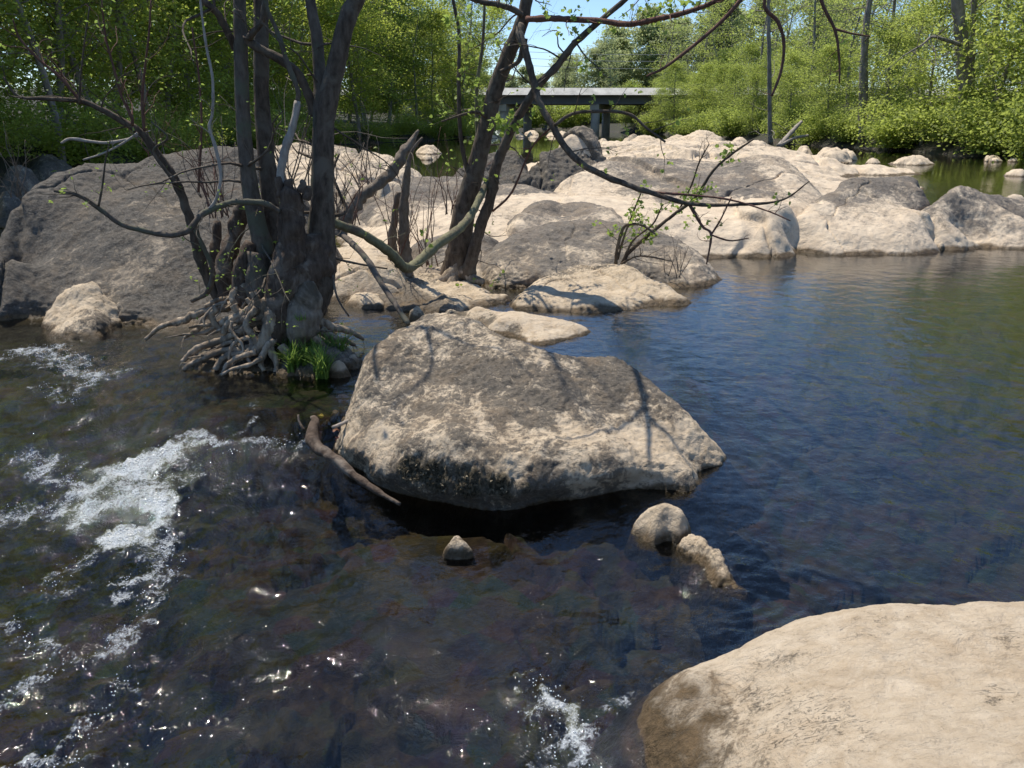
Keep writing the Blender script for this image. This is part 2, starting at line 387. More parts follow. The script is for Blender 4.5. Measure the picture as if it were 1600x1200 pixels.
# ------------------------------------------------------------------ riverbed and banks: one sheet
def left_bank(Y): return np.interp(Y, [-50, 8, 20, 62, 85, 130, 300], [-12, -11, -14.5, -15, -4.5, -6, -8])
def right_bank(Y): return np.interp(Y, [-50, 30, 60, 110, 165, 300], [27, 26, 23.5, 20, 12, -5])
angs2 = np.radians(np.concatenate([np.linspace(-180, -48, 24), np.linspace(-46, 46, 520), np.linspace(48, 180, 24)]))
rad2 = np.concatenate([np.linspace(.02, 1.2, 8), 1.25*1.0085**np.arange(329)]); rad2 = np.concatenate([rad2, rad2[-1]*1.05**np.arange(1, 62)])
X, Y, Q = polar(rad2, angs2)
q = np.stack([X, Y, 0*X], 1)
lb = left_bank(Y)+1.2*fbm(q*.15, 3); rb = right_bank(Y)+1.2*fbm(q*.15+4, 3)
dist = np.maximum(lb-X, X-rb)
bank = sstep(-1.0, 1.6, dist)*1.0+np.clip(dist, 0, 60)*.07+sstep(150, 175, Y)*3
def cobble(X, Y, cs, seed):
    gx = np.floor(X/cs).astype(np.int64); gy = np.floor(Y/cs).astype(np.int64); best = np.full(len(X), 9.); tone = np.zeros(len(X))
    for dx in (-1, 0, 1):
        for dy in (-1, 0, 1):
            a = _p[(_p[(gx+dx+seed) & 255]+gy+dy) & 255]; b = _p[(a+71) & 255]; c = _p[(b+13) & 255]
            d = np.hypot(X-(gx+dx+a/255.)*cs, Y-(gy+dy+b/255.)*cs)/cs/(.55+.5*c/255.); m = d < best; best = np.where(m, d, best); tone = np.where(m, c/255., tone)
    return np.sqrt(np.maximum(0, 1-best**2)), tone
def bed_z(X, Y):
    q = np.stack([X, Y, 0*X], 1)
    bz = -.42+.10*fbm(q*.9, 3)+.10*np.maximum(0, fbm(q*3.2+2, 3))+.05*np.maximum(0, fbm(q*9, 2))
    p = P(1400, 700, 0); deep = np.exp(-(((X-p[0])/1.4)**2+((Y-p[1])/1.9)**2)); bz -= .5*deep
    c1, t1 = cobble(X, Y, .17, 3); c2, t2 = cobble(X, Y, .42, 9); global COB
    COB = np.where(c1 > .25, t1, .2+.3*t2); bz += .055*c1*(t1 > .3)+.10*c2*(t2 > .55)
    for px, py, r, h in [(400, 655, .55, .22), (530, 640, .35, .25), (700, 860, .34, .30), (640, 850, .3, .25), (930, 860, .22, .2), (620, 960, .35, .2),
                         (860, 960, .3, .15), (380, 965, .28, .2), (300, 690, .33, .10), (690, 1170, .30, .2), (1120, 910, .25, .2), (1030, 850, .2, .25), (960, 500, .6, .25), (560, 560, .4, .3), (1300, 470, 2.2, .12)]:
        p = P(px, py, -.12); bz = bz+h*np.exp(-((X-p[0])**2+(Y-p[1])**2)/(r*r))
    return np.minimum(bz, water_z(X, Y)-.03)
bz = bed_z(X, Y); bz = np.where(dist > -1.2, bz*(1-sstep(-1.2, .2, dist))+(bank-.12)*sstep(-1.2, .2, dist), bz)
def ground_mat():
    m, nt = newmat('ground'); g = N(nt)
    co = g.n('ShaderNodeNewGeometry').outputs['Position']
    zz = g.n('ShaderNodeSeparateXYZ', Vector=co).outputs[2]
    n1 = g.noise(co, 3.5, 10, .65, .5); n2 = g.noise(co, 14, 8, .7, .5)
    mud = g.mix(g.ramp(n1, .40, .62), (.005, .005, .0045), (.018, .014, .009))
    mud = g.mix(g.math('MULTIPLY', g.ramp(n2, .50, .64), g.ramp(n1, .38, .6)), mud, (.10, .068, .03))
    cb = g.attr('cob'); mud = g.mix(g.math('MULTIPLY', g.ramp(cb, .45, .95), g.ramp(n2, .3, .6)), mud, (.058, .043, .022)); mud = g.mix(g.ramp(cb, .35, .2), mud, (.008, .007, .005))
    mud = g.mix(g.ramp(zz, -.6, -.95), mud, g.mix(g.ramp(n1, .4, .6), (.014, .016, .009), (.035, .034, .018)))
    vo = g.n('ShaderNodeTexVoronoi', Vector=co, Scale=8.0).outputs[1]
    mud = g.mix(.18, mud, g.mix(.85, vo, mud))
    soil = g.mix(g.ramp(n1, .4, .6), (.02, .017, .010), (.035, .036, .014))
    col = g.mix(g.ramp(zz, -.02, .25), mud, soil)
    b = g.n('ShaderNodeBsdfPrincipled', Base_Color=col, Roughness=.9, Normal=g.bump(g.math('ADD', n1, n2), 1.0, .03))
    g.out(b.outputs[0]); return m
M['ground'] = ground_mat()
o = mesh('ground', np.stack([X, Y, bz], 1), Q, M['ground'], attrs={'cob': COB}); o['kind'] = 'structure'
# ------------------------------------------------------------------ rocks
def rock(name, label, pts, mat='rock', cat='rock', px=1.6, group=None, big=.045, mid=.02, fine_=.006, marg=.25, c=.10, under=0, wetz=.05, moss=None, parent=None, seed=0, wl=None, bottom=-.3, maxn=330, strata=0, lip=None, lam=.012, wets=None, blocks=None, top=0):
    W = []; Z = []; D = []; dd = 0.3
    for p in pts:
        a, b, v = p[:3]; d = p[3] if len(p) > 3 and p[3] is not None else dd; dd = d
        w = P(a, b, v); W.append(w[:2]); Z.append(w[2]); D.append(d)
        if len(p) > 4:
            u = w[:2]/np.linalg.norm(w[:2]); bk = p[4]
            if w[2] > .12: W.append(w[:2]+u*bk*.45); Z.append(w[2]*.72); D.append(d)
            W.append(w[:2]+u*bk); Z.append(-.15 if bottom < 0 else bottom-.1); D.append(d)
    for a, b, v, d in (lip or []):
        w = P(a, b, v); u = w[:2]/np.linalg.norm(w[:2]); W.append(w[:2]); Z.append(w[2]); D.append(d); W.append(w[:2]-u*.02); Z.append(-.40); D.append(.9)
    W = np.array(W); Z = np.array(Z); D = np.array(D, float)
    lo = W.min(0); hi = W.max(0); ctr = (lo+hi)/2; hs = (hi-lo)/2; size = hs.max()
    mg = marg*size+.08
    th = np.arange(20)*2*np.pi/20
    ring = ctr+np.stack([np.cos(th)*(hs[0]*1.22+mg), np.sin(th)*(hs[1]*1.22+mg)], 1)
    W2 = np.vstack([W, ring]); Z2 = np.concatenate([Z, np.full(20, bottom-.28)])
    cc = c*size
    K = np.sqrt(((W2[:, None]-W2[None])**2).sum(-1)+cc*cc); n = len(W2)
    A = np.zeros((n+1, n+1)); A[:n, :n] = K-np.eye(n)*lam*size; A[:n, n] = 1; A[n, :n] = 1
    co = np.linalg.solve(A, np.append(Z2, 0))
    dist = max(1.5, np.linalg.norm(ctr)-size*.5); sp_ = dist/794*px
    x0, y0 = ctr-hs*1.22-mg; x1, y1 = ctr+hs*1.22+mg
    nx = int(np.clip((x1-x0)/sp_, 24, maxn)); ny = int(np.clip((y1-y0)/sp_, 24, maxn))
    gx, gy = np.meshgrid(np.linspace(x0, x1, nx), np.linspace(y0, y1, ny))
    G = np.stack([gx.ravel(), gy.ravel()], 1)
    z = np.zeros(len(G)); dk = np.zeros(len(G)); ws = np.zeros(len(G))
    for i in range(n):
        r2 = ((G-W2[i])**2).sum(1); z += co[i]*np.sqrt(r2+cc*cc)
        if i < len(W): w = 1/(r2+(.06*size)**2)**1.5; dk += w*D[i]; ws += w
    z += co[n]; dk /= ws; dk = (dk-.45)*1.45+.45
    zz = z.reshape(ny, nx); dy_, dx_ = np.gradient(zz, (y1-y0)/(ny-1), (x1-x0)/(nx-1))
    nrm = np.stack([-dx_.ravel(), -dy_.ravel(), np.ones(len(G))], 1); nrm /= np.linalg.norm(nrm, axis=1)[:, None]
    V = np.stack([G[:, 0], G[:, 1], z], 1)
    s = 1/max(size, .15); q = V*s+seed*7.7
    disp = size*(big*fbm(q*2.2, 3)+mid*.45*fbm(q*7, 5)+mid*.22*fbm(q*13, 4, True)+fine_*fbm(q*30, 4))
    if moss is not None:
        mm = np.zeros(len(G))
        for a, b, v, r in moss: w = P(a, b, v); mm = np.maximum(mm, np.exp(-((V-w)**2).sum(1)/(r*r)))
        disp += mm*.03*fbm(V*22, 4)+mm*.012*fbm(V*70, 2)
    else: mm = np.zeros(len(G))
    if strata:
        ph = V[:, 2]*9+V[:, 0]*3*strata+1.2*fbm(V*1.5, 3); disp += .012*np.sin(ph*2)*sstep(.1, .5, 1-nrm[:, 2])
    if blocks:
        nb, groove, off, tilt = blocks; e_, _, h_, tl_ = worley(G, nb, int(seed*10)+5)
        edge = sstep(0, groove*1.6, e_); disp += off*h_*edge+tilt*tl_.sum(1)*edge-groove*1.1*(1-sstep(0, groove, e_))
    V = V+nrm*disp[:, None]
    wl_ = water_z(V[:, 0], V[:, 1]); dk = dk+top*sstep(.12, .32, V[:, 2])
    if under:
        cen = np.array([ctr[0], ctr[1]]); k = sstep(.16, -.02, V[:, 2]-wl_)*under
        V[:, 1] += k*sstep(.05, -.35, V[:, 1]-cen[1])*sstep(.72, .35, (V[:, 0]-cen[0])/hs[0])
    wet = sstep(wl_+wetz*1.6, wl_+wetz*.4, V[:, 2]+.03*fbm(V*3, 3))
    for a, b, v, r in (wets or []):
        w = P(a, b, v); wet = np.maximum(wet, .95*np.exp(-((V-w)**2).sum(1)/(r*r)))
    wet = wet+sstep(wl_-.01, wl_-.07, V[:, 2])
    i = np.arange(ny-1)[:, None]*nx; j = np.arange(nx-1)[None]
    Q = np.stack([i+j, i+j+1, i+nx+j+1, i+nx+j], -1).reshape(-1, 4)
    fm = (V[Q, 2].max(1) > bottom).reshape(ny-1, nx-1); zc = np.where(fm, V[Q, 2].mean(1).reshape(ny-1, nx-1), -9); re_ = np.zeros_like(fm); re_[np.unravel_index(zc.argmax(), zc.shape)] = True; cnt = 0
    while cnt != re_.sum():
        cnt = re_.sum()
        for _ in range(8):
            t_ = re_.copy(); t_[1:] |= re_[:-1]; t_[:-1] |= re_[1:]; t_[:, 1:] |= re_[:, :-1]; t_[:, :-1] |= re_[:, 1:]; re_ = t_ & fm
    Q = Q[re_.ravel()]
    use = np.unique(Q); mp = np.zeros(len(V), int); mp[use] = np.arange(len(use)); Q = mp[Q]; V = V[use]
    loc = np.array([ctr[0], ctr[1], 0.0])
    if parent is not None: loc = loc-np.array(parent.location)
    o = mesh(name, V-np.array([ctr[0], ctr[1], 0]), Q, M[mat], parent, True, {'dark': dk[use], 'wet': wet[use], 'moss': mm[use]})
    o.location = loc
    if label: tag(o, label, cat, group)
    return o
B = 1.0
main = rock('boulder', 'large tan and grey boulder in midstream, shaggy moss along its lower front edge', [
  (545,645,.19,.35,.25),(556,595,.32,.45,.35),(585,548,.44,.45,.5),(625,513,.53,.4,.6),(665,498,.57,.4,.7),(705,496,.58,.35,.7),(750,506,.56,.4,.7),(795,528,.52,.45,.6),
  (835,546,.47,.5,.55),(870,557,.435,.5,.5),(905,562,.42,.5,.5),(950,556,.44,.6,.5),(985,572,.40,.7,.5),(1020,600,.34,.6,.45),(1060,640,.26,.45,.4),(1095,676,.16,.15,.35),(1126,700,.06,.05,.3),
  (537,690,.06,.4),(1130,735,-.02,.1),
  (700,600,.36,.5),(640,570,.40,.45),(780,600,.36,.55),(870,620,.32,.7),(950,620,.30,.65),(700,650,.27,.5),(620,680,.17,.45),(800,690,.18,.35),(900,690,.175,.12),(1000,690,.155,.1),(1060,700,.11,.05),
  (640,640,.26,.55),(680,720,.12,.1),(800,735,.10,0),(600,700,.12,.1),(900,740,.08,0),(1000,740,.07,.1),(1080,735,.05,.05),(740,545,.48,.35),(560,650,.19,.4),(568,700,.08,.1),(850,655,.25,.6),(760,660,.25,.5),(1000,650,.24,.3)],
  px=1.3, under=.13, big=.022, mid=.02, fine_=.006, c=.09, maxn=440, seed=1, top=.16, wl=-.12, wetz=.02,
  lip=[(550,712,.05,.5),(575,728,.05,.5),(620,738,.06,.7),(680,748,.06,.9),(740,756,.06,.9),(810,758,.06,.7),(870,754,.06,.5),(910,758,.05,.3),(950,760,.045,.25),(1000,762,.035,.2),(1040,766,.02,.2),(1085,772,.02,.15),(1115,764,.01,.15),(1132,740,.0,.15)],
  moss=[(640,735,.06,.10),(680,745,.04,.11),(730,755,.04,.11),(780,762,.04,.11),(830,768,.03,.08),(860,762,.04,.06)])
rock('rock_slab', 'huge pale cream rock slab filling the bottom right corner, wet and brown on its left side', [
  (1130,1022,.10,.1,.2),(1180,1006,.16,.1,.25),(1240,985,.20,.1,.3),(1320,966,.24,.1,.35),(1400,953,.26,.1,.35),(1500,950,.27,.1,.35),(1600,948,.28,.1,.35),(1720,948,.28,.1,.35),(1850,960,.25,.1,.35),
  (1075,1048,.07,.4),(1045,1072,.03,.5),(1024,1100,-.01,.6),(1014,1150,-.05,.6),(1022,1200,-.07,.6),(1060,1300,-.12,.5),
  (1150,1090,.08,.2),(1250,1070,.20,.0),(1400,1040,.27,.0),(1600,1040,.31,.1),(1300,1200,.26,0),(1500,1200,.35,0),(1700,1200,.40,0),(1600,1400,.4,0),(1170,1200,.13,.2),(1120,1120,.06,.4),(1220,1140,.19,0),(1100,1190,.04,.5),(1250,1500,.15,0),(1600,1800,.25,0),(1950,1200,.4,0)],
  'slab', px=1.5, big=.012, mid=.008, fine_=.003, seed=2, c=.10, wl=-.08, wetz=.07, maxn=420, wets=[(1080,1090,.03,.12),(1060,1160,-.0,.15),(1110,1130,.04,.08),(1100,1200,0,.12)])
rock('rock', 'small pale pointed stone breaking the water below the right end of the big boulder', [
  (992,817,-.01,.2,.08),(1010,797,.05,.3,.1),(1035,787,.083,.4,.12),(1060,797,.06,.4,.1),(1078,822,.0,.2,.08),(1005,836,-.05,.2),(1040,848,-.06,.3),(1075,850,-.06,.4),(1030,815,.045,0),(1058,825,.02,.1)],
  px=1.3, big=.05, mid=.04, fine_=.012, c=.4, seed=3, wl=-.1, bottom=-.3)
rock('rock', 'small knobbly pale and black stone just in front of the pointed one', [
  (1062,850,-.03,.3,.08),(1085,840,.005,.2,.08),(1110,850,.005,.1,.08),(1130,866,.02,.3,.08),(1150,893,.01,.5,.08),(1166,913,-.01,.9,.06),(1070,875,-.07,.4),(1090,905,-.09,.8),(1110,922,-.07,.9),(1148,926,-.07,1),(1105,880,-.015,.1),(1130,898,-.01,.3)],
  px=1.3, big=.06, mid=.07, fine_=.02, c=.3, seed=4, wl=-.06, wetz=.03, bottom=-.35)
rock('rock_slab', 'flat cream slab lying low in the water behind the big boulder', [
  (700,480,.12,.5,.2),(745,480,.13,.1,.25),(800,486,.12,0,.3),(860,496,.08,0,.3),(905,508,.03,0,.3),(716,496,.03,.8),(760,508,.02,.9),(800,522,.01,.6),(850,538,.01,.4),(890,530,.0,.1),(925,520,-.01,.1),(780,500,.11,0),(860,515,.05,0),(830,510,.08,0)],
  'slab', px=1.2, big=.02, mid=.015, seed=6, wetz=.02)
rock('rock', 'cream topped rock with a black mossy left face, behind the flat slab', [
  (590,452,8.45,.9,.3),(612,434,8.7,.6,.4),(650,430,8.8,.2,.4),(700,434,8.8,.1,.4),(745,443,8.6,.1,.4),(792,464,8.2,.1,.3),(588,468,.04,1),(612,484,.0,1),(660,492,0,1),(700,488,0.03,.6),(740,480,0.03,.2),(790,474,0,.1),
  (680,455,8.35,.1),(620,455,8.35,.8),(640,474,8.0,1),(730,460,8.3,0)], px=1.2, big=.05, mid=.04, seed=7)
rock('rock', 'rounded pale rock at the waterline left of the mossy faced rock', [
  (540,462,8.25,.1,.3),(560,444,8.5,.1,.3),(590,442,8.6,.1,.3),(610,455,8.4,.2,.3),(540,478,0,.1),(570,482,0,.1),(602,482,0,.2),(570,460,8.3,0)], px=1.2, seed=8)
rock('rock', 'small grey stone in the channel between the leaning stick and the flat slab', [
  (640,488,.1,.4,.1),(652,478,.14,.4,.15),(662,490,.08,.4,.1),(640,496,0,.4),(664,496,0,.4)], px=1, seed=9)
rock('rock', 'cream wedge shaped rock carrying the sharp dark shadow of the thin tree', [
  (800,468,8.15,.2,.4),(835,443,8.45,.3,.5),(880,423,8.75,.5,.5),(940,416,8.9,.5,.5),(1000,426,8.75,.3,.5),(1040,446,8.4,.2,.4),(1070,464,8.1,.1,.3),
  (805,478,.02,.2),(860,486,0,.3),(920,490,0,.1),(990,483,0,.1),(1065,470,0,.1),(880,455,8.25,.1),(960,450,8.3,0),(1020,460,8.1,0)], px=1.2, big=.03, mid=.02, seed=10, blocks=(4, .025, .01, .01))
rock('boulder', 'long dark grey humped boulder directly behind the cream wedge shaped rock', [
  (750,408,9.3,.8,.8),(790,371,9.75,.9,1),(850,351,10.05,.9,1.2),(920,347,10.2,.9,1.2),(980,352,10.1,.85,1.2),(1040,368,9.9,.8,1),(1085,390,9.7,.7,.8),(1110,412,9.45,.5,.6),
  (1108,436,.06,.6),(1060,456,0,.9),(1010,445,8.95,.8),(940,430,8.9,.4),(870,436,8.8,.8),(760,445,8.8,.5),(850,395,9.35,.75),(950,388,9.4,.7),(1040,405,9.25,.6),(900,370,9.75,.8),(1060,420,9.1,.4)],
  'rock_far', px=1.2, big=.03, mid=.02, seed=11, under=.1, blocks=(5, .03, .02, .02))
rock('rock', 'dark rounded rock behind the foot of the thin tree', [
  (640,388,10,.8,.5),(690,366,10.4,.8,.6),(750,368,10.5,.8,.6),(787,388,10.1,.8,.5),(645,432,9.2,.5),(720,440,9.05,.5),(780,436,9.1,.6),(700,400,9.8,.7)], 'rock_far', px=1.3, seed=12)
rock('sand_bank', 'smooth pale tan rock shelf between the large left tree and the thin tree', [
  (500,392,9.9,0,.8),(560,386,10.2,0,1),(620,398,10,0,1),(660,415,9.7,0,.6),(500,472,0,.1),(540,470,0,.1),(600,465,0.02,.1),(660,445,.05,.1),(560,420,.3,0),(620,425,.25,0)], 'slab', cat='rock shelf', px=1.5, big=.02, mid=.01, seed=13, blocks=(6, .05, .03, .03))
rock('rock_shelf', 'wide cream bedrock shelf spreading under the grey domes in the middle of the island', [
  (540,400,9.9,.1,.3),(600,375,.2,.1),(700,362,.33,.1),(800,350,.42,.1),(1000,352,.42,0),(1000,400,.05,0),(1110,405,0,0),(1180,403,0,0),(1236,392,0,.1),(1240,350,.35,.1,1.5),(1235,322,.62,.2,1.5),
  (570,332,.4,.5,1),(640,305,.5,.6,1.5),(760,305,.55,.6,2),(880,300,.65,.2,2),(1060,332,.50,0),(1150,330,.52,0),(1150,366,.28,0),(1215,345,.45,.1),(1225,372,.2,.3),(1180,350,.4,.3),(1080,370,.25,0),(1100,345,.42,.3),(960,330,.55,0),(1050,312,.62,0),(1150,312,.65,.2,1.5)],
  'rock_far', px=1.3, big=.012, mid=.012, fine_=.003, seed=14, c=.04, marg=.12, blocks=(16, .07, .05, .03))
rock('boulder', 'low dark dome of rock with a pale rim, just behind the long humped boulder', [
  (795,348,11.3,.8,.8),(830,323,11.9,.9,1),(880,315,12.2,.9,1),(930,322,12,.9,1),(978,348,11.3,.5,.8),(800,364,10.9,.2),(880,364,10.8,.1),(975,364,10.9,.1),(880,338,11.5,.9),(850,352,11.1,.3)], 'rock_far', px=1.3, seed=15)
rock('boulder', 'broad dark grey dome behind the thin tree, left half of the island', [
  (575,318,12.8,.8,1),(610,298,13.6,.8,1.2),(650,287,14.2,.8,1.2),(730,284,14.5,.8,1.2),(830,290,14.2,.8,1.2),(892,314,13.4,.7,1),(590,350,11.9,.4),(700,352,12,.1),(800,344,12.2,.1),(680,315,13.1,.75),(800,312,13.2,.8)], 'rock_far', px=1.4, seed=16, blocks=(7, .05, .04, .03))
rock('boulder', 'big flat topped grey boulder with a cream front, centre right of the island', [
  (880,278,15.2,.3,1),(915,260,16,.6,1.5),(980,253,16.4,.7,1.5),(1060,251,16.6,.7,1.5),(1150,253,16.4,.7,1.5),(1235,260,15.9,.6,1.2),(1250,268,15.6,.1,.8),(1252,325,13.3,.0),
  (885,318,14.2,.1),(960,335,13.4,0),(1050,335,13.2,0),(1130,335,13.2,.1),(1240,328,13.1,.1),(1000,280,15,.8),(1100,285,14.8,.9),(1180,290,14.6,.9),(1050,310,14.0,.5),(1180,315,13.8,.7),(950,305,14.3,.3),(920,290,14.8,.1),(1110,268,15.8,.7),(1160,300,14.2,.9),(1060,295,14.3,.85),(980,318,13.8,0),(1242,290,14.6,.1)],
  'rock_far', px=1.2, big=.01, mid=.012, fine_=.005, seed=17, strata=.4, blocks=(7, .06, .04, .03))
rock('rock', 'small dark hump of rock above the cream front near the crack', [
  (1148,326,12.3,.8,.5),(1185,309,12.8,.9,.6),(1224,324,12.3,.8,.5),(1150,340,12,.3),(1220,340,12,.3)], 'rock_far', px=1.2, seed=18)
rock('boulder', 'tall boulder at the pool edge, grey on top and cream below, right of the crack', [
  (1238,346,11.8,.1,.8),(1258,320,12.3,.2,1),(1288,302,12.7,.8,1),(1312,285,13.2,1,1),(1345,280,13.3,1,1),(1390,281,13.4,1,1),(1436,287,13.2,1,.9),(1446,302,12.7,.7,.7),(1458,340,11.9,.1,.5),(1466,385,11.5,.1,.3),
  (1237,392,0,.1),(1300,398,0,0),(1380,398,0,0),(1460,395,0,.1),(1300,340,11.9,.2),(1400,335,12,.4),(1350,312,12.5,.6),(1400,305,12.7,.8),(1310,315,12.4,.7),(1300,375,11.35,0),(1400,375,11.35,0),(1330,335,12,.4),(1420,350,11.7,.2)],
  'rock_far', px=1.1, big=.008, mid=.014, fine_=.005, seed=19, strata=.3, c=.05, blocks=(4, .04, .02, .02))
rock('boulder', 'long low grey and cream boulder at the pool, cut off by the right edge', [
  (1450,322,12.3,.5,.7),(1462,311,12.6,.8,.8),(1480,304,12.9,.9,.9),(1510,302,13.1,.9,.9),(1540,303,13.2,.9,.9),(1570,306,13.2,.8,.9),(1600,311,13.2,.7,.9),(1650,314,13.2,.7,.9),(1720,320,13.2,.5,.9),(1464,390,0,.1),(1500,384,0,.1),(1600,378,0,.1),(1720,372,0,.1),(1500,330,12.3,.75),(1560,318,12.7,.9),(1500,358,11.9,0),(1600,342,12.3,0),(1700,342,12.3,0),(1560,325,12.7,.5)],
  'rock_far', px=1.1, big=.008, mid=.02, seed=20, strata=.3, blocks=(4, .04, .02, .02))
rock('rock', 'low cream ledge awash at the pool edge under the right hand boulder', [
  (1470,382,.08,0,.3),(1510,374,.12,0,.4),(1545,384,.04,0,.3),(1465,388,0,.1),(1540,388,0,.1)], 'slab', px=1.2, seed=21)
rock('boulder', 'nearly black hollowed boulder right behind the thin tree', [
  (695,290,14.5,1.1,.6),(712,264,14.8,1.2,.8),(755,243,15.2,1.2,.9),(795,237,15.3,1.2,.9),(822,252,15.2,1.1,.8),(842,288,14.6,1,.6),(690,303,14.2,1),(770,305,14,1.1),(842,302,14.2,1),(770,270,14.7,1.3)],
  'rock_grey', px=1.1, big=.06, mid=.03, fine_=.02, seed=22, blocks=(6, .08, .08, .05))
rock('boulder', 'craggy dark triangular boulder below the bridge', [
  (815,264,18.8,.75,.6),(835,248,19.3,.7,.8),(862,236,19.6,.75,.8),(885,226,20,.75,.8),(908,222,20.2,.6,.8),(926,226,19.9,.6,.8),(938,244,19.5,.4,.7),(946,260,19,.3,.6),(818,276,.2,.8),(880,282,.25,.9),(942,276,.3,.3),(880,252,19.1,.9),(920,255,19.1,.6)],
  'rock_grey', px=1, big=.05, mid=.03, fine_=.012, seed=23, blocks=(7, .1, .12, .05))
rock('rock', 'bright whitish rock topping the craggy triangular boulder', [
  (874,226,19.6,-.5,.4),(888,218,19.8,-.5,.4),(906,211,19.8,-.5,.5),(922,212,19.8,-.5,.5),(932,222,19.6,-.5,.4),(878,232,19.4,-.4),(904,231,19.3,-.4),(930,229,19.4,-.4)], 'rock_far', px=1, big=.03, mid=.04, fine_=.02, seed=24, bottom=1.02, marg=.02)
rock('rock_shelf', 'far cream rock flats with low ledges reaching towards the bridge', [
  (810,276,.15,.3,.5),(850,268,.45,.1),(940,264,19,.4),(960,243,24,.4),(935,226,30,.1,3),(1000,217,36,.45,4),(1080,214,38,.5,4),(1160,225,34,.5,4),(1240,238,30,.35,3),(1300,248,28.5,0,2),(1370,264,.12,0,2),
  (1345,273,0,0),(1300,276,0,0),(1258,281,0,.1),(1240,262,22,0),(1100,236,27,.5),(1180,248,25,.2),(1000,233,28,.45),(1060,224,33,.1),(1140,240,27.5,.1),(1300,262,.25,0),(1060,250,21,.1)],
  'rock_far', px=1.1, big=.008, mid=.014, fine_=.005, seed=25, c=.03, marg=.08, strata=.5, blocks=(54, .16, .15, .04))
rock('rock_shelf', 'grey and cream ledge left of the river, seen between the large tree trunks', [
  (405,232,23.5,.6,1.5),(450,226,24.3,.6,2),(520,229,24.5,.6,2),(570,240,24,.6,2),(620,253,23.4,.4,1.5),(652,270,22.8,.1,1),(430,270,21.5,.2),(500,282,21,.1),(560,276,.1,.1),(600,281,.0,0),(648,280,.0,0),(480,255,22.6,0),(560,258,22.9,.4),(420,255,22.4,.1)],
  'rock_far', px=1.1, big=.02, mid=.03, seed=26, strata=.5, blocks=(12, .1, .08, .05))
rock('boulder', 'massive dark lichen covered boulder on the left with a broad rounded back', [
  (-60,400,7.6,.8,.8),(-15,360,7.9,.8,1),(25,305,8.5,.7,1),(60,280,8.9,.7,1.2),(110,263,9.3,.7,1.3),(180,258,9.6,.6,1.3),(240,246,9.9,.8,1.3),(300,240,10.1,.8,1.3),(370,240,10.1,.8,1.3),(430,255,9.8,.8,1),(470,290,9,.8,.7),
  (-60,450,.0,.9),(15,470,0.05,.9),(50,492,.02,.9),(110,505,0,.8),(170,513,0,.8),(250,513,0,.9),(330,508,0,.9),(420,500,0,.9),
  (40,420,7.75,.7),(100,350,8.35,.45),(200,350,8.25,.65),(300,350,8.2,.55),(200,430,7.65,.15),(320,430,7.65,.6),(100,430,7.8,.6),(200,290,9,.65),(320,280,9.2,.7),(250,400,7.8,.2),(280,470,7.4,.8),(130,470,7.4,.2),(400,400,7.9,.8),(350,320,8.6,.8),(60,320,8.5,.5),(150,300,8.9,.8),(150,390,8,.5),(260,320,8.6,.4)],
  'rock_grey', px=1.5, big=.03, mid=.016, fine_=.006, top=.22, seed=27, under=.12, maxn=420, c=.06, blocks=(9, .05, .04, .03))
rock('rock', 'pale blunt rock at the foot of the massive left boulder', [
  (78,490,7.2,.2,.2),(95,462,7.35,.15,.3),(130,447,7.4,.15,.3),(160,455,7.35,.2,.3),(180,480,7.25,.3,.2),(78,520,.0,.3),(110,530,0,.4),(150,528,0,.6),(175,515,0,.7),(120,480,7.1,.1)], 'rock', px=1.2, big=.06, mid=.05, seed=28)
def pebble(px_, py_, w, h, label, z0=0., d=.1, mat='rock_far', name='rock', group=None, seed=0, deep=.6):
    b, t = PT(px_, py_, z0); Y = b[1]; hw = w/2; wm = w*t/F
    pts = [(px_-hw, py_, z0, d), (px_, py_+h*.12, z0, d), (px_+hw, py_, z0, d), (px_-hw*.62, py_-h*.8, Y+wm*.25, d, wm*.5), (px_, py_-h, Y+wm*.35, d, wm*deep), (px_+hw*.55, py_-h*.85, Y+wm*.25, d, wm*.5), (px_+hw*.9, py_-h*.3, Y+wm*.1, d), (px_-hw*.9, py_-h*.35, Y+wm*.1, d)]
    return rock(name, label, pts, mat, px=1.2, big=.07, mid=.06, fine_=.015, c=.25, seed=seed+px_*.013, group=group, marg=.1, bottom=z0-.2, wl=z0)
pebble(716, 862, 44, 17, 'tiny grey stone poking out of the brown shallows in front of the big boulder', -.13, .5, 'rock')
for a in [(670,240,37,12,'rounded pale stone alone in the calm far water on the left'), (667,250,20,4,'thin pale stone awash just below the rounded one in the far water'),
          (1428,257,66,12,'low cream rock in the far channel on the right'), (1364,256,24,7,'little pale rock left of the low cream rock in the far channel'),
          (1592,275,44,10,'grey rock cut by the right edge in the far riffle'), (1585,320,46,12,'pale ledge behind the low two-toned boulder at the right edge',.3),
          (1245,305,30,22,'cream block in the gap beside the flat topped boulder',.2), (548,312,28,18,'small round pale stone among the brush right of the large tree',.4),
          (600,290,16,10,'small pale pebble behind the brush, at the island edge',.3), (1303,243,48,8,'pale flat stone at the end of the rock flats',.3), (1095,222,72,11,'largest cream block on the skyline of the rock flats',.9),
          (1010,226,60,8,'low cream block left of the skyline block on the flats',.8),(1180,232,52,7,'low pale ledge right of the skyline block on the flats',.7), (975,246,46,13,'squat pale block beside the triangular boulder',.6), (1210,246,60,8,'thin pale ledge in the middle of the rock flats',.5)]:
    pebble(*a)
for i in range(26):
    x = rng.uniform(690, 905); pebble(x, rng.uniform(209, 217), rng.uniform(7, 20), rng.uniform(2.5, 6), 'pale stone in the line of far stones across the river before the bridge', 0, .1, group='far pale stones', seed=i)
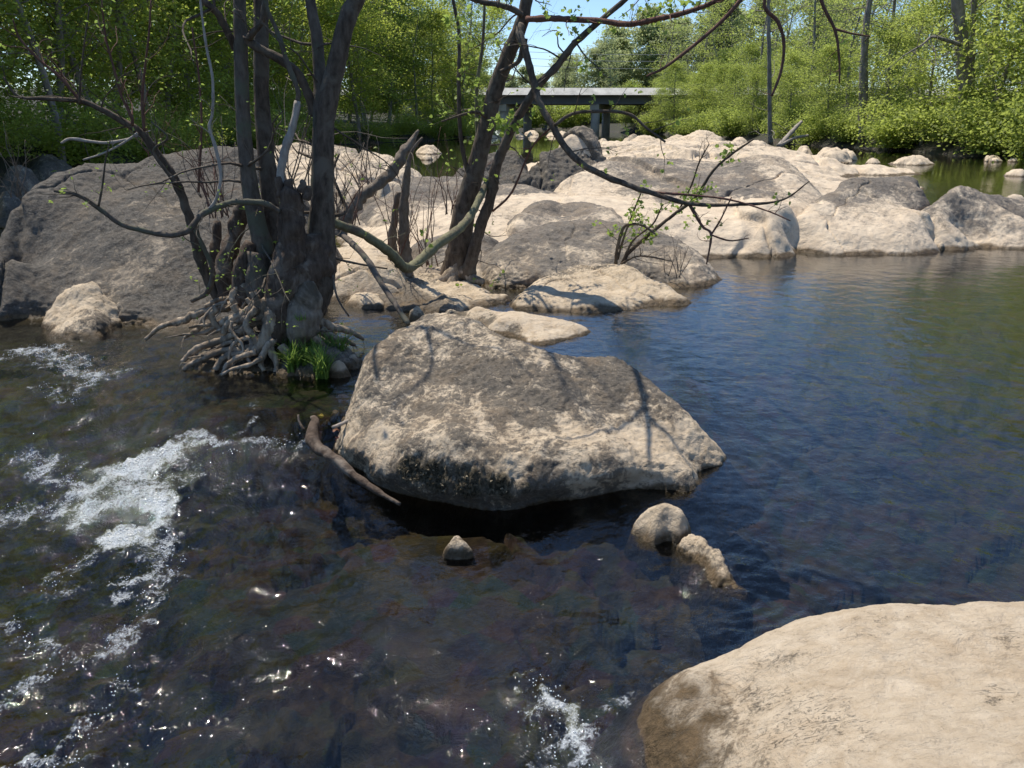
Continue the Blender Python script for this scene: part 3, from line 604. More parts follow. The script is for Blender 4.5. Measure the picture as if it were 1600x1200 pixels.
for i in range(22):
    x = rng.uniform(940, 1240); y = 214+max(0, (x-1080))*.11+rng.uniform(2, 20); pebble(x, y, rng.uniform(10, 34), rng.uniform(4, 9), 'small cream block lying on the far rock flats', .55, rng.choice([0, .1, .5]), group='loose blocks on the flats', seed=i)
for i, (x, y, w, h) in enumerate([(30, 292, 60, 30), (75, 270, 70, 26), (15, 330, 46, 26), (120, 258, 60, 22), (170, 248, 60, 20), (280, 228, 90, 22), (340, 222, 70, 24), (60, 248, 60, 22), (0, 262, 60, 24)]):
    pebble(x, y, w, h, 'weathered grey rock on the left bank behind the massive boulder', .25, .6, 'rock_grey', group='grey rocks along the left bank', seed=i)
for i in range(6):
    x = rng.uniform(1530, 1600); pebble(x, 251+rng.uniform(-3, 2), rng.uniform(8, 26), rng.uniform(2, 4), 'pale stone at the foot of the dark right bank', 0, .2, group='stones at the right bank', seed=i)
for i in range(10):
    x = rng.uniform(1240, 1330); pebble(x, 238+rng.uniform(-2, 5), rng.uniform(10, 26), rng.uniform(4, 8), 'tan stone below the fallen log on the right bank', 0.2, .2, group='tan stones under the fallen log', seed=i)
# ------------------------------------------------------------------ hand traced trees
def trace(pts, Y0, Y1=None):
    """photo polyline (x, y, radius px) with distance sliding from Y0 to Y1"""
    Y1 = Y0 if Y1 is None else Y1; n = len(pts); V = []; r = []
    for i, (a, b, c) in enumerate(pts):
        v, t = PT(a, b, Y0+(Y1-Y0)*i/(n-1)); V.append(v); r.append(c*t/F)
    return np.array(V), np.array(r)
LEAVES = []
def twigs(mb, path, rad, count, length, lev=2, up=.4, leaf=.0, acc=None, n=5, start=.15, thin=.5):
    path = np.asarray(path)
    if len(path) > 2: pp, pr = spline(path, np.asarray(rad), 4)
    else: pp, pr = path, np.asarray(rad)
    T = np.gradient(pp, axis=0); T /= np.linalg.norm(T, axis=1)[:, None]+1e-9
    for _ in range(count):
        i = min(len(pp)-1, int(len(pp)*random.uniform(start, 1)))
        d = rng.normal(size=3); d -= T[i]*d.dot(T[i]); d /= np.linalg.norm(d)
        d = d*.8+T[i]*random.uniform(.3, .9)+np.array([0, 0, up]); d /= np.linalg.norm(d)
        L = length*random.uniform(.45, 1.2); k = 6; q = [pp[i]]; dd = d.copy()
        for j in range(k):
            dd = dd+rng.normal(size=3)*.22+np.array([0, 0, .05*up]); dd /= np.linalg.norm(dd); q.append(q[-1]+dd*L/k)
        q = np.array(q); r0 = min(pr[i]*thin, L*.012+.0012); rr = np.linspace(r0, r0*.3, k+1)
        mb.tube(q, rr, n, seg=2)
        if lev > 1: twigs(mb, q, rr, random.choice([2, 3, 4]), length*.5, lev-1, up, leaf, acc, 4, .2)
        if acc is not None and leaf > 0:
            for w in q[2:]:
                if random.random() < leaf: acc.append(w)
def leafmesh(name, pts, size, mat, parent, spread=.015, per=2, lobes=True, droop=.3):
    V = []; Fc = []; tone = []
    for p in pts:
        for _ in range(per):
            c = np.array(p)+rng.normal(size=3)*spread; s = size*random.uniform(.55, 1.2)
            a = rng.normal(size=3); a[2] = a[2]*.5-droop; a /= np.linalg.norm(a); b = np.cross(a, rng.normal(size=3)); b /= np.linalg.norm(b); nn = np.cross(a, b)
            if lobes: prof = [(0, 0), (.18, .42), (.42, .30), (.55, .52), (.72, .24), (1, 0), (.72, -.24), (.55, -.52), (.42, -.30), (.18, -.42)]
            else: prof = [(0, 0), (.3, .22), (.65, .2), (1, 0), (.65, -.2), (.3, -.22)]
            i0 = len(V); t = random.random()
            for u, w in prof: V.append(c+s*(a*u+b*w+nn*(abs(w)*.35-.12*u*u))); tone.append(t)
            Fc.append(tuple(range(i0, i0+len(prof))))
    if not V: return None
    o = mesh(name, np.array(V)-np.array(parent.location), Fc, mat, parent, False, {'tone': tone})
    return o
def branch(root, name, pts, Y0, Y1, mat, tw=0, tl=.3, lev=2, up=.4, leaf=0, acc=None, n=8, rough=.13, f=16, start=.15, seg=None):
    mb = MB(); V, r = trace(pts, Y0, Y1)
    mb.tube(V, r, n, rough, f, seg=seg or 6)
    if tw: twigs(mb, V, r, tw, tl, lev, up, leaf, acc, start=start)
    return mb.build(name, M[mat], root), V, r
# tree one: many-stemmed tree on the left
T1 = empty('tree', P(445, 560, .05)); tag(T1, 'large many stemmed tree with pale tangled roots growing beside the massive left boulder', 'tree')
acc1 = []
def b1(*a, **k): k.setdefault('acc', acc1); return branch(T1, *a, **k)
b1('trunk', [(374,-260,7),(372,-120,8),(374,0,9.5),(376,70,10.5),(379,175,11),(385,245,12),(392,300,13),(402,350,14),(416,400,17),(432,450,22),(440,490,24)], 6.35, 6.15, 'bark', 10, .9, 3, .4, .25, n=18, rough=.05, start=0)
b1('trunk', [(405,-240,8),(407,-100,9),(408,0,11),(408,70,11.5),(409,160,12),(415,228,13),(421,298,13.5),(427,350,14),(433,400,17),(440,460,22),(442,500,20)], 6.6, 6.25, 'bark_dark', 6, .9, 3, .4, .25, n=18, rough=.05, start=0)
b1('trunk', [(470,-260,6),(478,-120,6.5),(485,0,8),(494,52,9),(500,122,10),(499,170,10),(498,250,11),(497,320,12),(496,400,20),(485,460,26)], 6.5, 6.2, 'bark', 5, .9, 3, .4, .25, n=18, rough=.05, start=0)
b1('trunk', [(640,-300,9),(600,-130,11),(560,-10,13),(546,20,13.5),(537,50,13.5),(526,100,14.5),(516,140,15),(509,190,14),(507,245,14),(505,315,16),(502,385,22),(490,440,34),(475,480,34)], 6.3, 6.15, 'bark_dark', 8, 1.0, 3, .4, .25, n=20, rough=.05, start=0)
# broken central stem and flared butt
b1('stump', [(457,294,11),(455,302,17),(456,330,19),(455,370,21),(450,420,26),(443,470,30),(436,510,27),(430,545,18)], 6.0, 5.95, 'stump', n=28, rough=.13, f=9, seg=8)
mb = MB()
for a in ([(440,308,8),(437,290,7),(434,276,4)], [(478,312,7),(481,300,6),(482,290,3)], [(452,300,9),(450,288,7),(455,280,3)], [(470,300,8),(474,288,6),(470,281,3)]):
    V, r = trace(a, 5.98); mb.tube(V, r, 10, .2, 20)
mb.build('broken_top', M['stump'], T1)
b1('trunk_base', [(478,370,40),(480,410,42),(470,450,40),(462,490,34),(455,525,24)], 6.2, 6.0, 'stump', n=30, rough=.14, f=8, seg=8)
b1('burl', [(478,440,12),(480,462,22),(477,488,27),(472,510,26),(466,530,16),(464,542,6)], 5.95, 5.85, 'burl', n=26, rough=.10, f=11, seg=8)
for pts, y0, y1, m in [([(380,315,8),(372,345,12),(358,390,14),(350,430,14),(360,470,14)], 6.4, 6.3, 'stump'), ([(395,380,10),(380,410,12),(376,450,14),(390,490,14)], 6.15, 6.05, 'stump'), ([(340,345,5),(338,380,8),(335,420,9),(350,465,10)], 6.5, 6.4, 'stump'), ([(405,395,16),(402,430,18),(410,470,20),(425,510,18)], 6.1, 6.0, 'bark')]:
    b1('root_stem', pts, y0, y1, m, n=16, rough=.22, f=9, seg=6)
for pts, y0, y1 in [
    ([(425,450,11),(405,458,10),(385,468,9),(365,476,8),(350,481,8),(322,486,7),(300,493,7),(287,500,7),(262,507,5),(245,515,4),(228,530,3)], 6.0, 6.3),
    ([(430,480,16),(424,505,16),(416,528,13),(402,545,10),(380,553,7.5),(357,556,7),(345,563,6),(336,578,5)], 5.9, 5.72),
    ([(420,515,12),(405,540,9),(385,546,7),(350,548,6),(325,556,5.5),(300,568,4.5),(286,578,3)], 5.9, 5.75),
    ([(415,500,9),(395,505,8),(372,520,7),(345,532,7),(318,540,6),(300,550,6),(285,565,4)], 5.95, 5.85),
    ([(405,470,8),(392,482,7),(375,492,7),(362,500,6),(352,512,6),(350,522,5)], 5.95, 5.9),
    ([(400,480,6),(388,500,6),(385,512,6),(395,525,6),(402,540,4)], 5.85, 5.82),
    ([(420,540,9),(428,556,7),(432,570,5),(430,582,4)], 5.8, 5.7), ([(428,530,8),(412,552,7),(408,566,6),(412,580,4)], 5.8, 5.7),
    ([(340,482,6),(330,490,7),(335,505,6),(345,515,5),(355,520,4)], 6.0, 6.0), ([(400,550,6),(370,560,5.5),(355,570,4),(348,582,3)], 5.75, 5.68),
    ([(440,540,8),(450,555,7),(456,566,5),(462,580,3)], 5.78, 5.7), ([(395,455,7),(402,470,6),(412,480,6),(408,495,6),(398,500,5)], 5.9, 5.88),
    ([(495,500,10),(515,510,8),(535,515,6),(552,520,5),(568,530,3)], 6.2, 6.4), ([(500,515,8),(520,528,7),(540,532,5),(555,540,3)], 6.1, 6.2), ([(490,525,7),(510,545,5),(530,560,4),(550,575,3)], 5.9, 5.8),
    ([(365,476,6),(372,486,6),(384,488,5),(392,478,5),(385,466,4)], 5.95, 5.95), ([(330,488,6),(318,498,5),(312,512,5),(300,520,4),(288,528,3)], 6.05, 6.0), ([(410,560,5),(390,570,4),(365,576,3.5),(345,586,3)], 5.7, 5.6), ([(372,476,7),(362,464,6),(372,452,6),(386,446,5)], 6.02, 6.05), ([(418,470,9),(398,490,8),(376,500,7),(356,498,6),(346,506,5)], 5.9, 5.95)]:
    b1('root', [(a, b, c*.86) for a, b, c in pts], y0, y1, 'root', n=12, rough=.2, f=18, seg=7, tw=9, tl=.11, lev=2, up=-.7, acc=None, start=.25)
for i_ in range(30):
    x_ = random.uniform(345, 445); y_ = random.uniform(455, 545); q_ = []; r0_ = random.uniform(2.5, 5); a_ = random.uniform(1.7, 3.0)
    for k_ in range(random.randint(4, 6)):
        q_.append((x_, y_, r0_*(1-.14*k_))); a_ += random.uniform(-.75, .75); x_ += 15*math.cos(a_)*1.2; y_ += 13*abs(math.sin(a_))
    Yd = 6.05-(y_-500)*.0035; b1('root', q_, Yd+.08, Yd-.06, 'root' if i_ % 3 else 'burl', n=8, rough=.25, f=20, seg=5)
B1 = [([(492,180,8),(483,150,7),(465,115,7),(441,95,7),(413,80,6.5),(390,66,6),(386,56,7)], 6.35, 6.2, 'bark_dark', 1, .3),
      ([(390,60,5),(395,52,5),(409,35,4),(414,0,4),(420,-60,3.5),(440,-150,3)], 6.2, 6.0, 'bark_dark', 4, .6),
      ([(366,75,6),(364,66,6),(353,45,6),(340,21,5),(318,0,5),(270,-60,4),(230,-150,3)], 6.35, 6.0, 'bark_dark', 5, .8),
      ([(465,158,4),(465,140,4),(448,95,4),(434,52,3.5),(418,14,3),(412,-30,3),(400,-100,2)], 6.1, 6.0, 'bark', 3, .5),
      ([(440,290,7),(438,280,7),(445,238,6.5),(458,196,6),(465,158,5)], 6.0, 6.1, 'pale_wood', 0, 0),
      ([(436,330,4.5),(413,318,4.5),(374,315,4.5),(343,322,4.5),(315,336,5),(294,360,5),(262,367,4.5),(224,360,4),(189,350,4),(154,325,3.5),(122,305,3.5),(84,298,2.5)], 5.9, 5.3, 'bark', 8, .28),
      ([(350,480,9),(318,420,8),(304,367,8),(290,322,7),(273,280,7),(245,241,6.5),(224,210,6),(196,192,5),(158,171,4.5),(126,158,4),(70,154,3),(28,150,2.2),(5,120,1.2)], 6.4, 5.9, 'bark_dark', 16, .45),
      ([(126,158,2.6),(95,122,2.2),(63,95,2),(31,60,1.5),(20,30,1)], 6.0, 5.8, 'red_twig', 7, .3),
      ([(315,336,2.5),(336,315,2.5),(345,273,2.5),(336,228,2.5),(327,200,2.2),(332,175,2.2),(332,122,2.2),(322,70,2),(313,0,1.8),(310,-60,1.5)], 5.7, 5.8, 'pale_wood', 3, .2),
      ([(310,300,2.2),(312,260,2),(315,192,1.8),(311,122,1.6),(300,42,1.3)], 6.2, 6.0, 'red_twig', 4, .25),
      ([(206,195,2.6),(206,185,2.6),(190,150,2.2),(182,122,2),(172,85,1.8),(164,52,1.5),(158,-10,1.2)], 6.1, 6.0, 'red_twig', 7, .35),
      ([(226,205,2.2),(222,160,2),(226,110,1.7),(232,60,1.5),(236,0,1.2)], 6.1, 6.0, 'red_twig', 6, .35),
      ([(280,290,3),(258,265,2.5),(240,235,2),(262,215,1.6),(236,190,1.2)], 6.2, 6.0, 'bark', 4, .3),
      ([(124,163,1.8),(126,120,1.5),(133,60,1.3),(140,10,1)], 6.0, 5.8, 'bark_dark', 5, .3),
      ([(154,322,1.8),(160,290,1.5),(165,250,1.2),(172,220,1)], 5.4, 5.4, 'bark_dark', 3, .15),
      ([(130,250,1.5),(160,240,1.5),(190,225,1.6),(215,208,2)], 5.9, 6.0, 'pale_wood', 2, .15),
      ([(300,470,3.5),(325,455,4),(332,420,4),(315,380,3),(300,350,2.4)], 6.2, 6.0, 'bark', 4, .3),
      ([(535,367,4.5),(552,382,5),(575,408,5),(596,443,4.6),(617,474,4.4),(638,506,4)], 5.9, 4.95, 'bark', 0, 0),
      ([(510,340,3),(540,330,3),(530,300,2.5),(520,270,2),(530,240,1.5)], 6.3, 6.6, 'bark_dark', 5, .3),
      ([(512,400,2.5),(540,408,2),(575,415,1.6),(605,420,1.2)], 6.2, 6.6, 'bark_dark', 2, .2), ([(520,430,2.2),(524,455,1.8),(532,475,1.5),(545,494,1.2)], 6.0, 5.8, 'bark_dark', 0, .2)]
for pts, y0, y1, m, tw, tl in B1: b1('branch', pts, y0, y1, m, tw=tw, tl=tl, lev=2, leaf=.16, n=10)
# limbs of the same tree rising out of the picture: they throw the thin shadows over the water and boulders
for pts, y0, y1 in [([(560,-10,10),(640,-200,9),(760,-420,7),(900,-560,5),(1050,-620,3)], 6.3, 5.6), ([(374,0,8),(330,-200,8),(250,-420,6),(120,-600,4)], 6.4, 6.0), ([(408,0,8),(430,-300,8),(520,-560,6),(600,-800,4)], 6.6, 6.9), ([(600,-130,7),(560,-400,6),(480,-700,4)], 6.3, 6.0)]:
    b1('branch', pts, y0, y1, 'bark_dark', tw=8, tl=1.0, lev=2, leaf=.35, n=8, start=.2)
random.shuffle(acc1); low = [p for p in acc1 if PT(0,0,10) is not None]
leafmesh('foliage', low[:560], .032, M['leaf_near'], T1, .012, 2, False)
# grassy tufts at the roots
mb_pts = []
def grass(name, label, spots, n, hgt, wid=.006):
    V = []; Fc = []; tone = []
    for _ in range(n):
        p = P(*random.choice(spots)); b = p+np.array([random.uniform(-.04, .04), random.uniform(-.05, .05), 0]); h = hgt*random.uniform(.5, 1.2)
        a = random.uniform(0, 6.28); lean = random.uniform(.15, .9)*h; d = np.array([math.cos(a), math.sin(a)*.9, 0]); s = np.array([-d[1], d[0], 0])*wid*random.uniform(.6, 1.2); t = random.random()
        i0 = len(V); m = 5
        for k in range(m+1):
            u = k/m; c = b+d*lean*u*u+np.array([0, 0, h*(u-.38*u*u*(lean/h))]); w = s*(1-u)**.6 if u < 1 else s*.05
            V += [c-w, c+w]; tone += [t, t]
        for k in range(m): Fc.append((i0+2*k, i0+2*k+1, i0+2*k+3, i0+2*k+2))
    base = np.mean([P(*s) for s in spots], 0)
    o = mesh(name, V, Fc, M['grass'], None, False, {'tone': tone}, loc=base); tag(o, label, 'grass tuft', None); return o
grass('grass_tuft', 'bright green tuft of long grass at the waterline beside the tree roots', [(450,565,.03),(470,560,.04),(490,562,.04),(510,558,.04),(480,575,.02),(500,580,.02),(530,560,.03),(460,580,.01),(505,590,.0),(440,560,.03)], 800, .24, .008)
grass('grass_tuft', 'small green sprig growing on the pale burl of the tree', [(466,500,5.78),(472,498,5.78)], 60, .06, .004)
rock('rock', 'earthy root bound ledge under the tree roots and the grass tuft', [(300,560,.02,.6,.3),(360,520,.12,.6,.5),(430,470,.36,.5,.5),(380,492,.22,.4,.5),(490,490,.26,.6,.5),(545,545,.06,.4,.3),(290,582,-.03,.7),(360,584,0,.7),(430,582,0,.6),(500,590,-.01,.6),(560,580,-.02,.5),(430,545,.08,.5),(350,560,.04,.6)], 'rock_grey', cat='ledge', px=1.6, big=.04, mid=.05, fine_=.02, seed=31)
for a in [(530,588,36,20,'pale angular stone wedged between the grass tuft and the big boulder',.0), (552,572,22,14,'smaller pale stone behind the angular one at the boulder foot',.0), (512,575,20,10,'brown stone half hidden by the grass tuft',.0), (385,578,52,16,'smooth grey stone held under the pale roots',-.02)]:
    pebble(*a, mat='rock')
for i, a in enumerate([(525,655,22,12),(540,668,18,14),(512,668,16,9),(537,690,16,12)]): pebble(*a, 'small stone in the debris caught against the left side of the big boulder', -.05, .4, 'rock', group='debris stones', seed=i)
# driftwood log
DW = empty('driftwood_log', P(520, 715, -.1)); tag(DW, 'twisted brown driftwood log lying in the water against the left foot of the big boulder', 'driftwood')
branch(DW, 'log', [(487,652,3),(493,656,6),(489,668,8),(487,684,10),(495,698,10),(510,708,9),(532,723,7.5),(556,745,7),(590,768,5),(625,788,3)], 4.35, 3.62, 'stump', n=18, rough=.14, f=14, seg=8)
branch(DW, 'broken_limb', [(520,668,3),(534,662,3.5),(550,655,2.5)], 4.2, 4.3, 'pale_wood', n=8)
branch(DW, 'broken_limb', [(475,672,2.5),(468,660,2),(466,648,1.5)], 4.3, 4.35, 'stump', n=8)
for i, (x, y, m, l, s) in enumerate([(531,684,'red_leaf','red fallen leaf caught beside the big boulder',.06),(540,690,'dead_leaf','orange brown fallen leaf beside the red one',.045),(500,650,'yellow','small yellow fallen leaf on the driftwood end',.03),(525,672,'dead_leaf','tan fallen leaf above the red one in the debris',.04)]):
    e = P(x, y, .02); V = [(math.cos(t)*s*(.55+.25*math.cos(3*t)), math.sin(t)*s*.5, .012*math.sin(2*t)+.004) for t in np.linspace(0, 6.28, 13)[:-1]]
    V2 = [(a, b, c-.003) for a, b, c in V]; n = 12
    Fc = [tuple(range(n)), tuple(range(2*n-1, n-1, -1))]+[(k, n+k, n+(k+1) % n, (k+1) % n) for k in range(n)]
    o = mesh('fallen_leaf', V+V2, Fc, M[m], None, False); o.location = e; o.rotation_euler = (random.uniform(-.4, .6), random.uniform(-.4, .4), random.uniform(0, 6)); tag(o, l, 'leaf')
# tree two: slender leaning tree in the middle
T2 = empty('tree', P(715, 432, 8.9)); tag(T2, 'slender leaning tree in the centre with twisting bare limbs against the sky', 'tree')
acc2 = []
def b2(*a, **k): k.setdefault('acc', acc2); return branch(T2, *a, **k)
b2('trunk', [(850,-260,6),(838,-120,8),(823,0,9.5),(813,42,10.5),(792,91,11.5),(774,140,12.5),(764,182,12),(750,238,14),(739,280,15),(725,332,17),(718,385,19),(715,412,22),(712,440,28)], 8.6, 8.9, 'bark_dark', n=20, rough=.05, tw=10, tl=.8, lev=3, leaf=.2, start=0)
b2('trunk', [(1010,-30,3),(960,14,4),(900,66,5),(872,101,5.5),(844,130,6),(823,161,6.5),(802,196,7),(788,228,8),(774,266,8),(767,308,8),(750,357,8.5),(738,402,10),(730,435,12)], 8.2, 8.75, 'bark_dark', n=14, tw=18, tl=.6, lev=3, leaf=.12, start=0)
for pts, y0, y1, m, tw, tl, lf in [
    ([(813,40,7),(812,55,7),(821,80,6),(835,133,6),(845,165,5.5),(863,196,5.5),(884,231,5.5),(908,255,5),(940,273,5),(975,287,4.5),(1017,301,4),(1076,318,3.5),(1143,320,2.6),(1220,313,1.8),(1265,283,1)], 8.5, 7.2, 'bark_dark', 7, .45, .25),
    ([(1076,318,2.4),(1097,353,2.2),(1111,367,2),(1104,413,1)], 7.5, 7.3, 'red_twig', 3, .2, .1), ([(1111,367,1.8),(1126,343,1.5),(1143,308,1)], 7.4, 7.3, 'red_twig', 2, .15, .1), ([(1111,367,1.5),(1140,376,1.2),(1170,372,.8)], 7.4, 7.3, 'red_twig', 1, .1, .1),
    ([(1010,300,2.2),(1070,304,1.8),(1140,312,1.6),(1200,330,1.2),(1235,345,.8)], 7.6, 7.1, 'red_twig', 5, .25, .1),
    ([(866,196,2.8),(890,180,2.8),(920,174,2.5),(980,177,2.3),(1010,200,2),(1040,222,1.5)], 8.0, 7.8, 'bark_dark', 6, .4, .3),
    ([(823,30,5),(850,29,5),(887,30,4.5),(940,33,4.5),(982,38,4.5),(1024,30,4.2),(1066,21,4),(1115,3,3.5),(1170,-30,3),(1250,-90,2)], 8.55, 7.6, 'red_twig', 14, .45, .35),
    ([(815,24,5),(806,17,4.5),(778,7,4.2),(743,0,4),(690,-30,3)], 8.6, 8.4, 'bark_dark', 4, .4, .2),
    ([(1270,-160,4),(1200,-60,3.6),(1157,0,3),(1115,45,2.8),(1045,101,2.4),(1010,119,1.5)], 7.0, 7.2, 'red_twig', 3, .18, .1),
    ([(1250,-90,3.2),(1195,0,3),(1216,35,2.8),(1225,70,2.6),(1220,112,2.4),(1206,150,1.8)], 6.8, 6.9, 'red_twig', 3, .18, .1),
    ([(1260,-100,3),(1283,0,2.8),(1304,45,2.6),(1311,87,2),(1312,130,1.4)], 6.8, 6.9, 'red_twig', 5, .25, .05), ([(1304,45,1.8),(1330,52,1.5),(1360,57,.9)], 6.85, 6.8, 'red_twig', 1, .1, 0),
    ([(745,305,3.5),(740,298,3.5),(725,245,3.2),(718,192,3),(717,122,3),(717,52,2.8),(708,0,2.6),(700,-60,2)], 8.8, 8.7, 'bark_dark', 8, .4, .5),
    ([(748,230,3.2),(746,210,3.2),(745,140,3),(754,70,2.6),(757,10,2.2),(760,-50,1.6)], 8.9, 8.9, 'green_bark', 8, .35, .6),
    ([(490,340,7),(547,357,7.5),(582,375,7.5),(610,395,7.5),(631,417,8),(648,414,8),(680,385,8),(715,360,7.5),(736,336,6.5),(750,308,5.5),(764,280,4.5)], 6.4, 8.7, 'green_bark', 3, .3, .1),
    ([(820,60,5),(812,92,4),(800,103,3.5),(782,112,3)], 8.5, 8.5, 'bark_dark', 1, .2, 0),
    ([(764,185,3),(745,175,2.5),(720,180,2),(690,190,1.2)], 8.7, 8.5, 'bark_dark', 4, .3, .3),
    ([(860,200,1.6),(830,232,1.6),(800,300,1.8),(770,330,2)], 8.2, 8.6, 'red_twig', 3, .2, .1)]:
    b2('branch', pts, y0, y1, m, tw=tw, tl=tl, lev=2, leaf=lf, n=8)
for pts in [[(715,415,12),(700,432,9),(680,440,6),(665,448,3)], [(718,418,12),(735,434,8),(755,440,5)], [(712,420,10),(706,438,9),(700,452,5)]]:
    b2('root', pts, 8.8, 8.6, 'root', n=10, rough=.15)
sun_ = np.array([math.sin(SAZ)*math.cos(SEL), math.cos(SAZ)*math.cos(SEL), math.sin(SEL)])
def over(pts, hgt, rad, tw=2, tl=.25):
    V = np.array([P(*p)+sun_*hgt for p in pts]); mb = MB(); rr = np.array(rad); mb.tube(V, rr, 7, .12, 16, seg=6)
    if tw: twigs(mb, V, rr, tw, tl, 2, .1, .1, acc2, start=.1)
    mb.build('branch', M['bark_dark'], T2)
over([(960,500,.6),(985,555,.45),(1000,600,.36),(1008,640,.27),(1014,690,.16),(1022,745,.04),(1020,800,-.1)], 2.7, [.026,.022,.019,.016,.013,.009,.006], 4, .22)
over([(1008,640,.27),(1040,665,.22),(1062,700,.13),(1085,740,.05)], 2.7, [.012,.010,.008,.005], 2, .15)
over([(1012,610,.34),(975,650,.25),(920,685,.18),(870,700,.16),(850,740,.09)], 2.8, [.012,.010,.008,.006,.004], 2, .15)
over([(560,500,.7),(600,520,.52),(660,513,.55),(720,530,.52),(790,560,.44),(840,600,.36)], 3.0, [.016,.014,.012,.010,.007,.005], 3, .2)
over([(668,516,.54),(672,550,.47),(655,590,.38),(620,640,.24),(600,680,.14)], 3.0, [.012,.009,.008,.006,.004], 2, .15)
# upper limbs beyond the frame, shading the boulder
for pts, y0, y1 in [([(838,-120,7),(900,-330,6),(980,-520,5),(1080,-640,3)], 8.5, 6.6), ([(850,-260,6),(780,-480,5),(700,-640,3)], 8.6, 7.5), ([(1010,-30,4),(1130,-230,4),(1280,-420,3)], 8.0, 6.8)]:
    b2('branch', pts, y0, y1, 'bark_dark', tw=9, tl=.9, lev=3, leaf=.3, n=7, start=.2)
def spot_leaves(spots, Y):
    out = []
    for x, y, r, n in spots:
        for _ in range(n): out.append(P(x+random.gauss(0, r*.5), y+random.gauss(0, r*.4), Y))
    return out
near2 = spot_leaves([(780,195,18,16),(800,190,22,18),(830,170,12,6),(900,20,18,6),(880,50,12,4),(900,55,9,3),(1030,10,24,14),(1060,15,26,16),(1090,5,20,10),(700,30,14,6),(735,20,16,8),(925,155,7,2),(915,110,8,3),(722,60,14,6),(760,40,10,5),(855,18,10,4)], 8.1)
random.shuffle(acc2)
leafmesh('foliage', near2+acc2[:420], .052, M['leaf_near'], T2, .02, 2, True)
# sapling on the humped boulder
T3 = empty('sapling', P(968, 412, 9.15)); tag(T3, 'leafy sapling arching to the right from the humped boulder', 'sapling'); acc3 = []
for pts, m in [([(975,410,3.5),(982,395,3.2),(1017,364,3),(1052,336,2.8),(1080,315,2.6),(1094,298,2.4),(1115,266,2.2),(1143,241,2),(1178,217,1.3)], 'bark_dark'), ([(962,412,3),(965,385,2.8),(975,355,2.5),(990,350,2.3),(1006,353,2),(1024,366,1.2)], 'bark'),
               ([(965,405,2),(975,370,1.8),(990,330,1.5),(1002,300,1)], 'bark'), ([(972,410,2),(990,375,1.8),(1020,350,1.5),(1035,320,1)], 'bark'), ([(1060,330,1.6),(1080,290,1.4),(1092,255,1.2),(1108,225,.8)], 'bark_dark'), ([(970,412,1.6),(1000,400,1.5),(1050,408,1)], 'bark_dark')]:
    branch(T3, 'stem', pts, 9.1, 8.6, m, tw=6, tl=.28, lev=2, leaf=.3, acc=acc3, n=7)
sp3 = spot_leaves([(1140,236,14,16),(1130,245,12,8),(1095,295,12,8),(1105,290,10,6),(1085,312,9,5),(1030,325,8,6),(1000,318,8,5),(1010,290,5,3),(1075,345,8,3),(1060,300,7,4),(990,340,8,4)], 8.7)
leafmesh('foliage', sp3+acc3[:90], .05, M['leaf_near'], T3, .025, 2, True)
# dead snag and brush between the two trees
SN = empty('dead_snag', P(560, 350, 8.6)); tag(SN, 'broken splintered grey brown snag between the two trees', 'dead branch')
branch(SN, 'snag', [(654,203,2),(640,226,7),(627,245,9),(612,270,8),(590,288,8),(568,304,9),(553,320,11),(540,345,12),(530,370,10)], 8.3, 8.0, 'dead_twig', n=12, rough=.25, f=14, tw=6, tl=.35)
branch(SN, 'splinter', [(660,215,1.5),(642,240,3),(636,275,6),(632,320,7),(630,370,8),(634,410,9),(636,430,9)], 8.5, 8.7, 'dead_twig', n=10, rough=.3, f=14, tw=4, tl=.3)
branch(SN, 'splinter', [(622,300,4),(616,340,6),(612,390,7),(618,425,7)], 8.8, 8.9, 'dead_twig', n=10, rough=.3, f=14, tw=3, tl=.3)
def bare_shrub(label, px_, py_, Y, n, hgt, lean=0, group=None, mat='red_twig'):
    b = P(px_, py_, Y); e = empty('bare_shrub', b); tag(e, label, 'shrub', group)
    for s in range(n):
        mb = MB(); a = random.uniform(0, 6.28); d = np.array([math.cos(a)*.35+lean, math.sin(a)*.35, 1.0]); h = hgt*random.uniform(.5, 1.1); q = [b+np.array([random.uniform(-.12, .12), random.uniform(-.12, .12), -.05])]
        for j in range(6): d = d+rng.normal(size=3)*.13; q.append(q[-1]+d/np.linalg.norm(d)*h/6)
        r = np.linspace(.006, .0018, 7)*(.8+hgt*.35); mb.tube(q, r, 5, seg=2); twigs(mb, q, r, 4, h*.28, 2, .5, n=4)
        mb.build('stem', M[mat if s % 3 else 'dead_twig'], e)
    return e
bare_shrub('reddish leafless shrub just right of the large tree trunks', 545, 345, 7.6, 9, .9)
bare_shrub('thin upright leafless shrub below the splintered snag', 622, 420, 8.8, 10, 1.3)
bare_shrub('spindly leafless shrub touching the foot of the slender tree on its left', 672, 410, 9.2, 8, 1.2)
bare_shrub('tangle of dry twigs at the right end of the humped boulder', 1050, 425, 9.0, 8, .45, .2, mat='dead_twig')
bare_shrub('low dry twigs behind the central stump of the large tree', 520, 330, 8.2, 10, .7, mat='dead_twig')
bare_shrub('leafless sapling cluster left of the large tree trunks', 345, 330, 7.4, 9, .9)
bare_shrub('leafless whips standing on the left boulder near the low looped branch', 330, 300, 8.8, 7, .8)
bare_shrub('leafless shrub with many thin stems between snag and slender tree', 700, 330, 10.5, 8, 1.1)
bare_shrub('fine dry twigs standing behind the right trunk of the large tree', 575, 300, 9.5, 9, 1.0, mat='dead_twig')
bare_shrub('low brush of dry twigs at the far left edge of the massive boulder', 30, 300, 9.5, 8, .8, mat='dead_twig')
bare_shrub('thin whips rising between the large tree trunks', 460, 300, 7.0, 9, 1.2, mat='dead_twig')
